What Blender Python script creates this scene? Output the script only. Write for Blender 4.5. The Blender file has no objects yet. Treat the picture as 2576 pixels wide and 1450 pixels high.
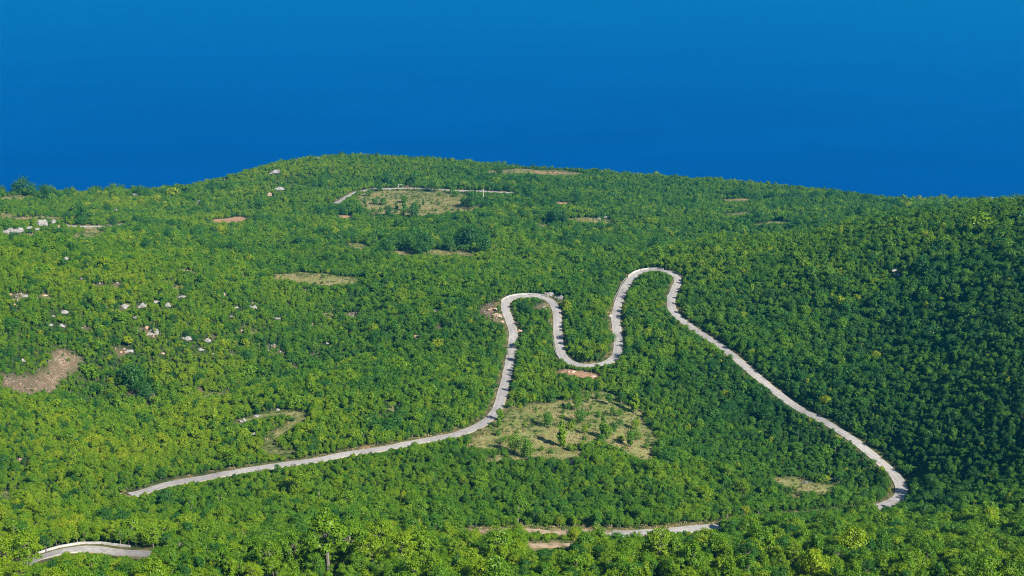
import bpy, bmesh, math, random
import numpy as np
from mathutils import Vector

random.seed(7)
RNG = np.random.default_rng(11)
C = bpy.context.scene
COL = C.collection
CAMZ = 800.0
PITCH = math.radians(17.0)
HFOV = math.radians(40.0)
W0, H0 = 2576.0, 1450.0                       # pixel frame used for all measured positions
F0 = W0 / 2 / math.tan(HFOV / 2)
CP, SP = math.cos(PITCH), math.sin(PITCH)

# ------------------------------------------------------------------ helpers
def ray(u, v):
    dx = (u - W0 / 2) / F0; dy = (H0 / 2 - v) / F0
    return dx, CP + dy * SP, -SP + dy * CP

def project(x, y, z):
    z = z - CAMZ
    depth = y * CP - z * SP
    up = y * SP + z * CP
    return W0 / 2 + F0 * x / depth, H0 / 2 - F0 * up / depth, depth

def pt(u, v, Y):
    a, b, c = ray(u, v)
    return (a / b * Y, Y, CAMZ + c / b * Y)

def vnoise(x, y, seed=0):
    """smooth value noise in [-1,1], vectorised"""
    xi = np.floor(x).astype(np.int64); yi = np.floor(y).astype(np.int64)
    fx = x - xi; fy = y - yi
    fx = fx * fx * (3 - 2 * fx); fy = fy * fy * (3 - 2 * fy)
    def hsh(a, b):
        n = (a * 374761393 + b * 668265263 + seed * 1442695041) & 0x7fffffff
        n = ((n ^ (n >> 13)) * 1274126177) & 0x7fffffff
        n = (n ^ (n >> 16)) & 0xffff
        return n / 32767.5 - 1.0
    a = hsh(xi, yi); b = hsh(xi + 1, yi); c = hsh(xi, yi + 1); d = hsh(xi + 1, yi + 1)
    return (a * (1 - fx) + b * fx) * (1 - fy) + (c * (1 - fx) + d * fx) * fy

def fbm(x, y, seed=0, octs=4):
    s = 0; a = 1.0; t = 0
    for i in range(octs):
        s = s + a * vnoise(x * 2 ** i + 17.3 * i, y * 2 ** i - 9.1 * i, seed + i)
        t += a; a *= .5
    return s / t

def new_obj(name, mesh, parent=None):
    o = bpy.data.objects.new(name, mesh); COL.objects.link(o)
    if parent is not None: o.parent = parent
    return o

def tag(o, label=None, cat=None, group=None, kind=None):
    if label: o['label'] = label
    if cat: o['category'] = cat
    if group: o['group'] = group
    if kind: o['kind'] = kind
    return o

def mesh_np(name, verts, faces, mats=(), mat_idx=None, smooth=False):
    """verts (n,3) array, faces (m,k) array with constant k"""
    me = bpy.data.meshes.new(name)
    verts = np.asarray(verts, np.float32); faces = np.asarray(faces, np.int32)
    k = faces.shape[1]
    me.vertices.add(len(verts)); me.vertices.foreach_set('co', verts.ravel())
    me.loops.add(faces.size); me.loops.foreach_set('vertex_index', faces.ravel())
    me.polygons.add(len(faces))
    me.polygons.foreach_set('loop_start', np.arange(0, faces.size, k, dtype=np.int32))
    if mat_idx is not None: me.polygons.foreach_set('material_index', np.asarray(mat_idx, np.int32))
    me.update(calc_edges=True)
    me.polygons.foreach_set('use_smooth', np.full(len(faces), smooth))
    for m in mats: me.materials.append(m)
    return me

# ------------------------------------------------------------------ materials
def mat(name):
    m = bpy.data.materials.new(name); m.use_nodes = True
    nt = m.node_tree; nt.nodes.clear()
    out = nt.nodes.new('ShaderNodeOutputMaterial')
    return m, nt, out

def N(nt, t, **kw):
    n = nt.nodes.new(t)
    for k, v in kw.items():
        if k.startswith('i_'):
            key = k[2:].replace('_', ' ')
            n.inputs[key].default_value = v
        else: setattr(n, k, v)
    return n

def L(nt, a, b): nt.links.new(a, b)

def ramp(nt, fac, stops, interp='LINEAR'):
    r = nt.nodes.new('ShaderNodeValToRGB'); r.color_ramp.interpolation = interp
    e = r.color_ramp.elements
    while len(e) < len(stops): e.new(0.5)
    for k, (p, c) in enumerate(stops):
        e[k].position = p; e[k].color = (*c, 1)
    if fac is not None: L(nt, fac, r.inputs[0])
    return r

def mixc(nt, fac, a, b):
    m = nt.nodes.new('ShaderNodeMix'); m.data_type = 'RGBA'
    for sock, v in ((m.inputs[0], fac), (m.inputs[6], a), (m.inputs[7], b)):
        if isinstance(v, (int, float)): sock.default_value = v
        elif isinstance(v, tuple): sock.default_value = (*v, 1)
        else: L(nt, v, sock)
    return m.outputs[2]

LEAF_STOPS = [(0.0, (.021, .098, .019)), (.26, (.056, .176, .011)), (.50, (.122, .256, .006)),
              (.75, (.215, .325, .005)), (1.0, (.30, .36, .010))]

def leaf_material():
    m, nt, out = mat('leaf')
    at = N(nt, 'ShaderNodeAttribute', attribute_name='tint', attribute_type='INSTANCER')
    geo = N(nt, 'ShaderNodeNewGeometry')
    nz = N(nt, 'ShaderNodeTexNoise', i_Scale=.9, i_Detail=2.0)
    L(nt, geo.outputs['Position'], nz.inputs['Vector'])
    md = N(nt, 'ShaderNodeMath', operation='MULTIPLY_ADD'); md.inputs[1].default_value = .44; 
    L(nt, nz.outputs['Fac'], md.inputs[0])
    ad = N(nt, 'ShaderNodeMath', operation='ADD'); L(nt, at.outputs['Fac'], ad.inputs[0]); ad.inputs[1].default_value = -.22
    L(nt, ad.outputs[0], md.inputs[2])
    r = ramp(nt, md.outputs[0], LEAF_STOPS)
    d = N(nt, 'ShaderNodeBsdfDiffuse'); L(nt, r.outputs[0], d.inputs[0])
    t = N(nt, 'ShaderNodeBsdfTranslucent')
    tc = mixc(nt, .5, r.outputs[0], (.17, .27, .003)); L(nt, tc, t.inputs[0])
    mx = N(nt, 'ShaderNodeMixShader'); mx.inputs[0].default_value = .22
    L(nt, d.outputs[0], mx.inputs[1]); L(nt, t.outputs[0], mx.inputs[2])
    g = N(nt, 'ShaderNodeBsdfGlossy', i_Roughness=.45); g.inputs[0].default_value = (.9, .95, .8, 1)
    m2 = N(nt, 'ShaderNodeMixShader'); m2.inputs[0].default_value = .022
    L(nt, mx.outputs[0], m2.inputs[1]); L(nt, g.outputs[0], m2.inputs[2])
    L(nt, m2.outputs[0], out.inputs[0])
    return m

def simple(name, stops, scale=1.0, rough=.85, detail=5.0, bump=0.0, coord='Object', dist=0.0):
    m, nt, out = mat(name)
    tc = N(nt, 'ShaderNodeTexCoord')
    nz = N(nt, 'ShaderNodeTexNoise', i_Scale=scale, i_Detail=detail, i_Distortion=dist)
    L(nt, tc.outputs[coord], nz.inputs['Vector'])
    r = ramp(nt, nz.outputs['Fac'], stops)
    p = N(nt, 'ShaderNodeBsdfPrincipled', i_Roughness=rough)
    p.inputs['Specular IOR Level'].default_value = .25
    L(nt, r.outputs[0], p.inputs['Base Color'])
    if bump:
        b = N(nt, 'ShaderNodeBump', i_Strength=bump); L(nt, nz.outputs['Fac'], b.inputs['Height']); L(nt, b.outputs[0], p.inputs['Normal'])
    L(nt, p.outputs[0], out.inputs[0])
    return m

M_leaf = leaf_material()
M_bark = simple('bark', [(.35, (.12, .105, .08)), (.65, (.33, .30, .25))], 3.0)
M_rock = simple('limestone', [(.33, (.09, .09, .08)), (.45, (.30, .29, .27)), (.60, (.36, .355, .34))], .55, .9, 8.0, .6, dist=.6)
M_darkrock = simple('weathered_limestone', [(.32, (.05, .05, .05)), (.5, (.17, .17, .165)), (.68, (.36, .35, .33))], 1.1, .9, 8.0, .6, dist=.6)
M_redrock = simple('rusty_limestone', [(.30, (.16, .085, .045)), (.47, (.42, .25, .15)), (.62, (.60, .53, .46))], 1.2, .9, 8.0, .6, dist=.4)
M_gravel = simple('gravel', [(.3, (.50, .49, .46)), (.7, (.72, .71, .68))], 4.0)
M_concrete = simple('concrete', [(.3, (.36, .355, .34)), (.7, (.56, .55, .53))], .5)
M_steel = simple('galvanised_steel', [(.3, (.34, .35, .36)), (.7, (.48, .49, .50))], 2.0, .5)
M_white = simple('white_paint', [(.3, (.70, .70, .70)), (.7, (.82, .82, .82))], 2.0, .6)
M_red = simple('red_paint', [(.3, (.45, .03, .03)), (.7, (.55, .04, .04))], 2.0, .5)
M_blue = simple('blue_paint', [(.3, (.04, .12, .40)), (.7, (.05, .15, .48))], 2.0, .5)

def road_material():
    m, nt, out = mat('asphalt')
    tc = N(nt, 'ShaderNodeTexCoord')
    at = N(nt, 'ShaderNodeAttribute', attribute_name='across')
    n1 = N(nt, 'ShaderNodeTexNoise', i_Scale=.05, i_Detail=6.0); L(nt, tc.outputs['Object'], n1.inputs['Vector'])
    n2 = N(nt, 'ShaderNodeTexNoise', i_Scale=.6, i_Detail=6.0); L(nt, tc.outputs['Object'], n2.inputs['Vector'])
    a = ramp(nt, n1.outputs['Fac'], [(.34, (.325, .310, .298)), (.5, (.415, .396, .378)), (.68, (.470, .446, .422))])
    b = ramp(nt, n2.outputs['Fac'], [(.32, (.74, .74, .75)), (.55, (1, 1, 1)), (.75, (1.07, 1.05, 1.02))])
    mul = N(nt, 'ShaderNodeMix', data_type='RGBA', blend_type='MULTIPLY'); mul.inputs[0].default_value = 1
    L(nt, a.outputs[0], mul.inputs[6]); L(nt, b.outputs[0], mul.inputs[7])
    # worn wheel tracks and dusty edges
    tr = ramp(nt, at.outputs['Fac'], [(0.0, (1.12, 1.08, 1.0)), (.10, (1.02, 1.0, .97)), (.27, (.90, .90, .91)), (.5, (1.04, 1.03, 1.02)), (.73, (.90, .90, .91)), (.9, (1.02, 1.0, .97)), (1, (1.12, 1.08, 1.0))])
    m2 = N(nt, 'ShaderNodeMix', data_type='RGBA', blend_type='MULTIPLY'); m2.inputs[0].default_value = 1
    L(nt, mul.outputs[2], m2.inputs[6]); L(nt, tr.outputs[0], m2.inputs[7])
    p = N(nt, 'ShaderNodeBsdfPrincipled', i_Roughness=.9); p.inputs['Specular IOR Level'].default_value = .2
    L(nt, m2.outputs[2], p.inputs['Base Color']); L(nt, p.outputs[0], out.inputs[0])
    return m
M_road = road_material()
M_dirt = simple('dirt', [(.32, (.17, .13, .075)), (.5, (.36, .27, .18)), (.68, (.46, .37, .27))], .35, .95, 6.0)

def ground_material():
    m, nt, out = mat('hillside_ground')
    tc = N(nt, 'ShaderNodeTexCoord')
    def noise(s, d=5.0):
        n = N(nt, 'ShaderNodeTexNoise', i_Scale=s, i_Detail=d); L(nt, tc.outputs['Object'], n.inputs['Vector']); return n.outputs['Fac']
    def attr(nm): return N(nt, 'ShaderNodeAttribute', attribute_name=nm).outputs['Fac']
    nf, nm_, nc = noise(1.6), noise(.22), noise(.035)
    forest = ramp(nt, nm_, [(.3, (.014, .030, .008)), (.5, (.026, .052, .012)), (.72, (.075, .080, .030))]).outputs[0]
    d1 = ramp(nt, nc, [(.34, (.17, .21, .05)), (.47, (.29, .285, .10)), (.58, (.44, .375, .18)), (.70, (.28, .285, .11))]).outputs[0]
    d2 = ramp(nt, nm_, [(.33, (.150, .190, .040)), (.5, (.32, .295, .120)), (.66, (.45, .385, .20))]).outputs[0]
    dry = mixc(nt, .45, d1, d2); dry = mixc(nt, ramp(nt, noise(.075), [(.42, (0, 0, 0)), (.60, (.62, .62, .62))]).outputs[0], dry, (.150, .205, .045))
    dry = mixc(nt, ramp(nt, nf, [(.40, (.65, .65, .65)), (.52, (0, 0, 0))]).outputs[0], dry, (.085, .095, .028))
    red = ramp(nt, nf, [(.3, (.28, .13, .06)), (.5, (.42, .24, .13)), (.7, (.55, .40, .28))]).outputs[0]
    v = N(nt, 'ShaderNodeTexVoronoi', i_Scale=1.25); L(nt, tc.outputs['Object'], v.inputs['Vector'])
    st = ramp(nt, v.outputs['Distance'], [(.12, (.46, .41, .35)), (.32, (.29, .215, .15)), (.6, (.14, .10, .065))]).outputs[0]
    scree = mixc(nt, ramp(nt, nm_, [(.40, (0, 0, 0)), (.56, (.85, .85, .85))]).outputs[0], st, (.135, .105, .062))
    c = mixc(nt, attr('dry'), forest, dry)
    c = mixc(nt, attr('red'), c, red)
    c = mixc(nt, attr('scree'), c, scree)
    ve = ramp(nt, nm_, [(.35, (.085, .105, .025)), (.5, (.17, .155, .06)), (.66, (.30, .225, .13))]).outputs[0]
    c = mixc(nt, attr('verge'), c, ve)
    p = N(nt, 'ShaderNodeBsdfPrincipled', i_Roughness=.95); p.inputs['Specular IOR Level'].default_value = .1
    b = N(nt, 'ShaderNodeBump', i_Strength=.5, i_Distance=.5); L(nt, nf, b.inputs['Height']); L(nt, b.outputs[0], p.inputs['Normal'])
    L(nt, c, p.inputs['Base Color']); L(nt, p.outputs[0], out.inputs[0])
    return m
M_ground = ground_material()

def sea_material():
    m, nt, out = mat('sea_water')
    tc = N(nt, 'ShaderNodeTexCoord')
    mp = N(nt, 'ShaderNodeMapping'); mp.inputs['Scale'].default_value = (.045, .12, 1); mp.inputs['Rotation'].default_value = (0, 0, .25)
    L(nt, tc.outputs['Object'], mp.inputs['Vector'])
    n1 = N(nt, 'ShaderNodeTexNoise', i_Scale=1.0, i_Detail=6.0, i_Roughness=.6); L(nt, mp.outputs[0], n1.inputs['Vector'])
    mp2 = N(nt, 'ShaderNodeMapping'); mp2.inputs['Scale'].default_value = (.0011, .0032, 1); mp2.inputs['Rotation'].default_value = (0, 0, -.18); L(nt, tc.outputs['Object'], mp2.inputs['Vector'])
    n2 = N(nt, 'ShaderNodeTexNoise', i_Scale=1.0, i_Detail=8.0, i_Roughness=.62); L(nt, mp2.outputs[0], n2.inputs['Vector'])
    r = ramp(nt, n2.outputs['Fac'], [(.35, (.0002, .030, .205)), (.65, (.0002, .038, .235))])
    b = N(nt, 'ShaderNodeBump', i_Strength=.5, i_Distance=1.6); L(nt, n1.outputs['Fac'], b.inputs['Height'])
    d = N(nt, 'ShaderNodeBsdfDiffuse'); L(nt, r.outputs[0], d.inputs[0]); L(nt, b.outputs[0], d.inputs['Normal'])
    g = N(nt, 'ShaderNodeBsdfGlossy', i_Roughness=.22); g.inputs[0].default_value = (.005, .56, 1.0, 1); L(nt, b.outputs[0], g.inputs['Normal'])
    fr = N(nt, 'ShaderNodeFresnel', i_IOR=1.333)
    mu = N(nt, 'ShaderNodeMath', operation='MULTIPLY'); L(nt, fr.outputs[0], mu.inputs[0]); wr = ramp(nt, n2.outputs['Fac'], [(.3, (.85, .85, .85)), (.7, (1, 1, 1))]); L(nt, wr.outputs[0], mu.inputs[1])
    mx = N(nt, 'ShaderNodeMixShader'); L(nt, mu.outputs[0], mx.inputs[0]); L(nt, d.outputs[0], mx.inputs[1]); L(nt, g.outputs[0], mx.inputs[2])
    L(nt, mx.outputs[0], out.inputs[0])
    return m
M_sea = sea_material()

# ------------------------------------------------------------------ terrain: thin-plate surface through measured points
CTRL = [ # (u, v, ground distance)
 (1288,1450,330),(700,1450,330),(0,1450,320),(1900,1450,340),(2576,1450,330),
 (60,1405,385),(225,1385,398),(420,1385,405),(900,1380,410),(1375,1372,432),(2100,1390,430),(2576,1360,430),
 (1640,1339,485),(1200,1337,470),(800,1280,500),(2230,1272,560),(2270,1240,585),(2500,1200,560),
 (340,1242,530),(640,1184,568),(960,1131,600),(1300,1190,575),(1700,1200,580),(0,1200,545),
 (1080,1106,618),(1235,1055,655),(1400,1070,648),(1600,1080,655),(1264,990,705),(1283,900,765),
 (1480,921,748),(1402,840,805),(1550,860,790),(1690,1000,700),(1900,1050,690),
 (1272,775,850),(1340,747,872),(1555,770,850),(1640,680,935),(1700,710,905),(1690,770,850),
 (1760,840,800),(1930,970,715),(2130,1096,640),
 (2200,900,730),(2200,760,800),(2000,700,860),(2000,600,985),(2250,546,1010),(2576,539,860),(2576,700,740),(2576,900,642),(2576,1050,588),
 (1800,610,1000),(2250,590,1100),(2500,588,1040),(1950,650,1080),
 # left hill and its gully
 (0,1010,655),(200,1022,720),(350,1036,706),(520,1012,724),(640,965,758),(730,915,794),(100,1068,642),(300,1090,634),(500,1058,656),(700,985,694),(850,920,742),(1000,900,765),(1000,800,850),(880,820,870),
 (0,900,700),(200,900,733),(450,860,765),(0,780,745),(300,770,800),(600,760,850),(0,640,860),(170,627,905),(280,640,925),(500,660,985),(800,700,960),(1000,700,960),
 (1200,690,985),(1450,690,985),
 # middle distance
 (0,600,1100),(220,570,1210),(90,565,1230),(500,590,1230),(800,600,1190),(1100,615,1160),(1400,600,1180),(1500,560,1330),(1200,540,1360),(900,540,1370),(600,545,1400),
 (870,496,1450),(1010,474,1530),(1216,484,1500),(1050,510,1440),(0,500,1480),(60,487,1530),(150,494,1560),(330,505,1500),(600,500,1520),(300,484,1640),
 (500,455,1700),(600,432,1770),(720,402,1860),(850,396,1900),(1000,399,1900),(1130,405,1900),(1250,418,1870),(1330,436,1760),(1470,437,1790),(1470,429,1870),(1650,447,1860),
 (1850,462,1850),(2050,482,1830),(2250,499,1800),(2450,500,1750),(2576,497,1700),(1700,500,1560),(2000,520,1480),(2300,515,1500),(2500,510,1480),(2000,560,1280),(2300,535,1250),
]
PTS = [pt(*c) for c in CTRL]
# unseen ground: under the camera, beside the frame, the drop to the sea behind the crest
for x in (-300, 0, 300): PTS += [(x, -60, 812), (x, 4, 794), (x, 110, 716), (x, 210, 656)]
PTS += [(-500, 420, 585), (520, 420, 620), (620, 700, 600), (760, 950, 585), (-700, 700, 530), (-780, 1000, 520), (900, 1400, 455), (-900, 1400, 440)]
for (u, v, Y) in [(0,498,1500),(150,494,1560),(330,482,1640),(500,455,1700),(720,402,1860),(1000,399,1900),(1250,418,1870),(1470,429,1870),(1850,462,1850),(2250,499,1800),(2576,497,1700)]:
    x, y, z = pt(u, v, Y)
    for dy, dz in ((60, -27), (150, -85), (300, -200), (600, -420)): PTS.append((x * (1 + dy / Y), y + dy, z + dz))
PTS = np.array(PTS)
def tps_fit(P, lam=2.0):
    X = P[:, :2] / 100.0; n = len(X)
    d2 = ((X[:, None] - X[None]) ** 2).sum(-1)
    K = np.where(d2 > 0, .5 * d2 * np.log(d2 + 1e-12), 0) + lam * .01 * np.eye(n)
    Q = np.hstack([np.ones((n, 1)), X])
    A = np.block([[K, Q], [Q.T, np.zeros((3, 3))]])
    return X, np.linalg.solve(A, np.concatenate([P[:, 2], np.zeros(3)]))
TX, TW = tps_fit(PTS)
def tps(x, y):
    x = np.asarray(x) / 100.0; y = np.asarray(y) / 100.0
    s = TW[-3] + TW[-2] * x + TW[-1] * y
    for i in range(len(TX)):
        d2 = (x - TX[i, 0]) ** 2 + (y - TX[i, 1]) ** 2
        s = s + TW[i] * .5 * d2 * np.log(d2 + 1e-12)
    return s
GS = 3.0
GX = np.arange(-1140, 1141, GS); GY = np.arange(-60, 2581, GS)
XX, YY = np.meshgrid(GX, GY)
CX = np.arange(-1146, 1160, 12.0); CY = np.arange(-66, 2600, 12.0)      # the smooth surface on a coarse grid
CXX, CYY = np.meshgrid(CX, CY)
CH = tps(CXX, CYY)
def bil(A, gx, gy, step, x, y):
    fx = np.clip((np.asarray(x, float) - gx[0]) / step, 0, A.shape[1] - 1.001); fy = np.clip((np.asarray(y, float) - gy[0]) / step, 0, A.shape[0] - 1.001)
    i = fx.astype(int); j = fy.astype(int); a = fx - i; b = fy - j
    return (A[j, i] * (1 - a) + A[j, i + 1] * a) * (1 - b) + (A[j + 1, i] * (1 - a) + A[j + 1, i + 1] * a) * b
HH = bil(CH, CX, CY, 12.0, XX, YY)
rel = np.clip((YY - 250) / 200, 0.0, 1)
HH = HH + rel * (np.where(YY > 1400, 2.4, 2.4 + 1.8 * np.clip((YY - 620) / 100, 0, 1) * np.clip((1400 - YY) / 150, 0, 1)) * fbm(XX / 85, YY / 85, 3, 3) + 1.0 * fbm(XX / 22, YY / 22, 5, 2))
# the far rim lies a little lower than the smooth surface makes it
uu_ = W0 / 2 + F0 * XX / (np.maximum(YY, 60) * 1.05)
low_ = np.interp(uu_, [0, 150, 330, 500, 600, 720, 850, 1000, 1130, 1250, 1350, 1470, 1650, 1850, 2050, 2250, 2450, 2576], [0, 10, 8, 19, 21, 19, 22, 20, 11, 4, 4, 8, 10, 9, 13, 26, 26, 26])
HH = HH - low_ / F0 * YY * np.clip((YY - 1200) / 400, 0, 1)
def hz(x, y): return bil(HH, GX, GY, GS, x, y)

def hit(u, v, lift=0.0):
    """where the sight line through a measured pixel meets the ground"""
    a, b, c = ray(u, v)
    Y = np.arange(240, 2300, 1.5)
    z = CAMZ + c / b * Y
    g = hz(a / b * Y, Y) + lift
    k = np.argmax(z <= g)
    if z[k] > g[k]: k = np.argmin(z - g)
    return float(a / b * Y[k]), float(Y[k]), float(g[k])

# ------------------------------------------------------------------ roads
R_MAIN = [(328,1244),(345,1241),(420,1222),(500,1205),(600,1189),(700,1173),(800,1157),(870,1145),(930,1134),(990,1125),(1060,1111),(1110,1104),(1160,1091),(1205,1073),(1235,1050),(1255,1022),(1264,990),(1274,950),(1283,905),(1291,855),(1289,828),(1280,803),(1271,780),(1272,763),(1285,751),(1310,746),(1345,746),(1376,753),(1395,770),(1402,795),(1403,830),(1406,862),(1411,890),(1424,908),(1450,919),(1480,922),(1513,918),(1540,907),(1553,888),(1555,860),(1551,825),(1549,795),(1556,762),(1573,723),(1590,701),(1612,686),(1645,680),(1677,683),(1698,693),(1706,708),(1699,725),(1690,745),(1688,768),(1697,789),(1722,812),(1760,838),(1800,863),(1840,893),(1880,930),(1930,972),(1975,1008),(2030,1040),(2080,1067),(2130,1096),(2170,1125),(2210,1160),(2242,1190),(2262,1215),(2268,1238),(2256,1257),(2225,1272),(2160,1285),(2060,1298),(1960,1305),(1870,1315),(1786,1326),(1700,1335),(1640,1340),(1560,1343),(1480,1341)]
R_LOWER = [(1480,1341),(1400,1339),(1300,1338),(1200,1338),(1100,1342),(1010,1352)]
R_TRACKLET = [(1260,1377),(1330,1374),(1419,1373),(1520,1376),(1640,1380)]
R_BEND = [(40,1440),(62,1422),(92,1407),(137,1394),(178,1388),(222,1386),(274,1389),(318,1392),(362,1395),(430,1402)]
R_FAR = [(845,512),(869,498),(886,489),(907,482),(938,477),(968,476),(1010,475),(1058,475),(1078,476),(1112,478),(1147,480),(1181,481),(1230,483),(1290,486)]
R_FARLEFT = [(160,568),(180,569),(206,570),(247,570),(274,568),(310,565)]
R_TRACK = [(610,1062),(640,1053),(680,1044),(715,1040),(745,1045),(757,1056),(745,1068),(720,1080),(700,1092),(684,1108),(676,1125),(682,1138),(700,1144),(735,1142)]
R_DIRT = [(1230,437),(1280,431),(1320,430),(1370,433),(1420,434),(1468,438)]

def catmull(P, step):
    P = np.array(P); P = np.vstack([2 * P[0] - P[1], P, 2 * P[-1] - P[-2]])
    out = []
    for i in range(1, len(P) - 2):
        p0, p1, p2, p3 = P[i - 1:i + 3]
        n = max(2, int(np.linalg.norm(p2 - p1) / step))
        for k in range(n):
            t = k / n
            out.append(.5 * ((2 * p1) + (-p0 + p2) * t + (2 * p0 - 5 * p1 + 4 * p2 - p3) * t ** 2 + (-p0 + 3 * p1 - 3 * p2 + p3) * t ** 3))
    out.append(P[-2]); return np.array(out)

def smooth1(A, n, ends=True):
    k = np.ones(2 * n + 1) / (2 * n + 1)
    if A.ndim == 1: return np.convolve(np.pad(A, n, mode='edge'), k, 'valid')
    return np.stack([np.convolve(np.pad(A[:, i], n, mode='edge'), k, 'valid') for i in range(A.shape[1])], 1)

def centreline(px, sm=3):
    w = np.array([hit(u, v) for u, v in px])[:, :2]
    c = catmull(w, 1.6)
    seg = np.r_[0, np.cumsum(np.linalg.norm(np.diff(c, axis=0), axis=1))]
    s = np.arange(0, seg[-1], 1.6)
    c = np.stack([np.interp(s, seg, c[:, 0]), np.interp(s, seg, c[:, 1])], 1)
    a, b = c[0].copy(), c[-1].copy()
    c = smooth1(c, sm); c[0] = a; c[-1] = b
    z = smooth1(hz(c[:, 0], c[:, 1]), 7)
    return np.column_stack([c, z])

ROADS = [('road', R_MAIN, 2.7, 'grey two-lane road winding in hairpins through the forest'),
         ('road', R_LOWER, 1.7, 'dusty road end half hidden by trees near the bottom'),
         ('road', R_TRACKLET, 1.5, 'short visible stretch of dusty road low at the bottom centre'),
         ('road', R_BEND, 2.1, 'wide pale road bend at the bottom left'),
         ('road', R_FAR, 2.9, 'pale far road along the upper edge of the dry meadow'),
         ('road', R_FARLEFT, 2.6, 'short pale far road on the left behind the white outcrop')]
TRACKS = [('track', R_TRACK, 2.6, 'narrow hooked dirt track left of the winding road'), ('track', R_DIRT, 3.0, 'red earth track near the crest')]
LINES = []
RD = np.full(HH.shape, 99.0)                       # distance to the nearest carriageway edge
for kind, px, hw, lab in ROADS + TRACKS:
    c = centreline(px, 3 if kind == 'road' else 2)
    LINES.append((kind, c, hw, lab))
    blend = np.full(HH.shape, 99.0); zr = HH.copy()
    R = 16.0
    for x, y, z in c:
        i0 = max(0, int((x - R - GX[0]) / GS)); i1 = int((x + R - GX[0]) / GS) + 2
        j0 = max(0, int((y - R - GY[0]) / GS)); j1 = int((y + R - GY[0]) / GS) + 2
        d = np.hypot(XX[j0:j1, i0:i1] - x, YY[j0:j1, i0:i1] - y) - hw
        sub = blend[j0:j1, i0:i1]; upd = d < sub
        sub[upd] = d[upd]; zr[j0:j1, i0:i1][upd] = z
    if kind == 'road':
        t = np.clip((blend - 2.5) / 9.0, 0, 1); t = t * t * (3 - 2 * t)
        HH = np.where(blend < 11.5, (zr - .30) * (1 - t) + HH * t, HH)
        RD = np.minimum(RD, np.maximum(blend, -1))
    LINES[-1] = (kind, c, hw, lab, blend)

def frame2d(c):
    t = np.gradient(c[:, :2], axis=0); t /= np.linalg.norm(t, axis=1)[:, None] + 1e-9
    return t, np.column_stack([-t[:, 1], t[:, 0]])

for kind, c, hw, lab, _b in LINES:
    if kind != 'road': continue
    t, nrm = frame2d(c)
    n = len(c); offs = [-1.0, -.8, -.45, 0, .45, .8, 1.0]
    jl = .22 * vnoise(np.arange(n) * .23, np.zeros(n), 41); jr = .22 * vnoise(np.arange(n) * .23, np.zeros(n), 57)
    V = []; across = []
    for k, o in enumerate(offs):
        w = o * hw + (jl if k == 0 else jr if k == 6 else 0)
        V.append(np.column_stack([c[:, :2] + nrm * np.reshape(w, (-1, 1)) if np.ndim(w) else c[:, :2] + nrm * w, c[:, 2] + .05 - .05 * abs(o)]))
        across.append(np.full(n, (o + 1) / 2))
    V.insert(0, V[0] - np.array([0, 0, .7])); V.append(V[-1] - np.array([0, 0, .7])); across.insert(0, across[0]); across.append(across[-1])
    m = len(V); V = np.stack(V, 1).reshape(-1, 3); A = np.stack(across, 1).ravel()
    idx = np.arange(n * m).reshape(n, m)
    Fc = np.stack([idx[:-1, :-1], idx[1:, :-1], idx[1:, 1:], idx[:-1, 1:]], -1).reshape(-1, 4)
    me = mesh_np('road', V, Fc, [M_dirt if 'dusty' in lab or 'short visible' in lab else M_road], smooth=False)
    me.attributes.new('across', 'FLOAT', 'POINT').data.foreach_set('value', A.astype(np.float32))
    tag(new_obj('road', me), lab, 'road', kind='structure')

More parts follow.
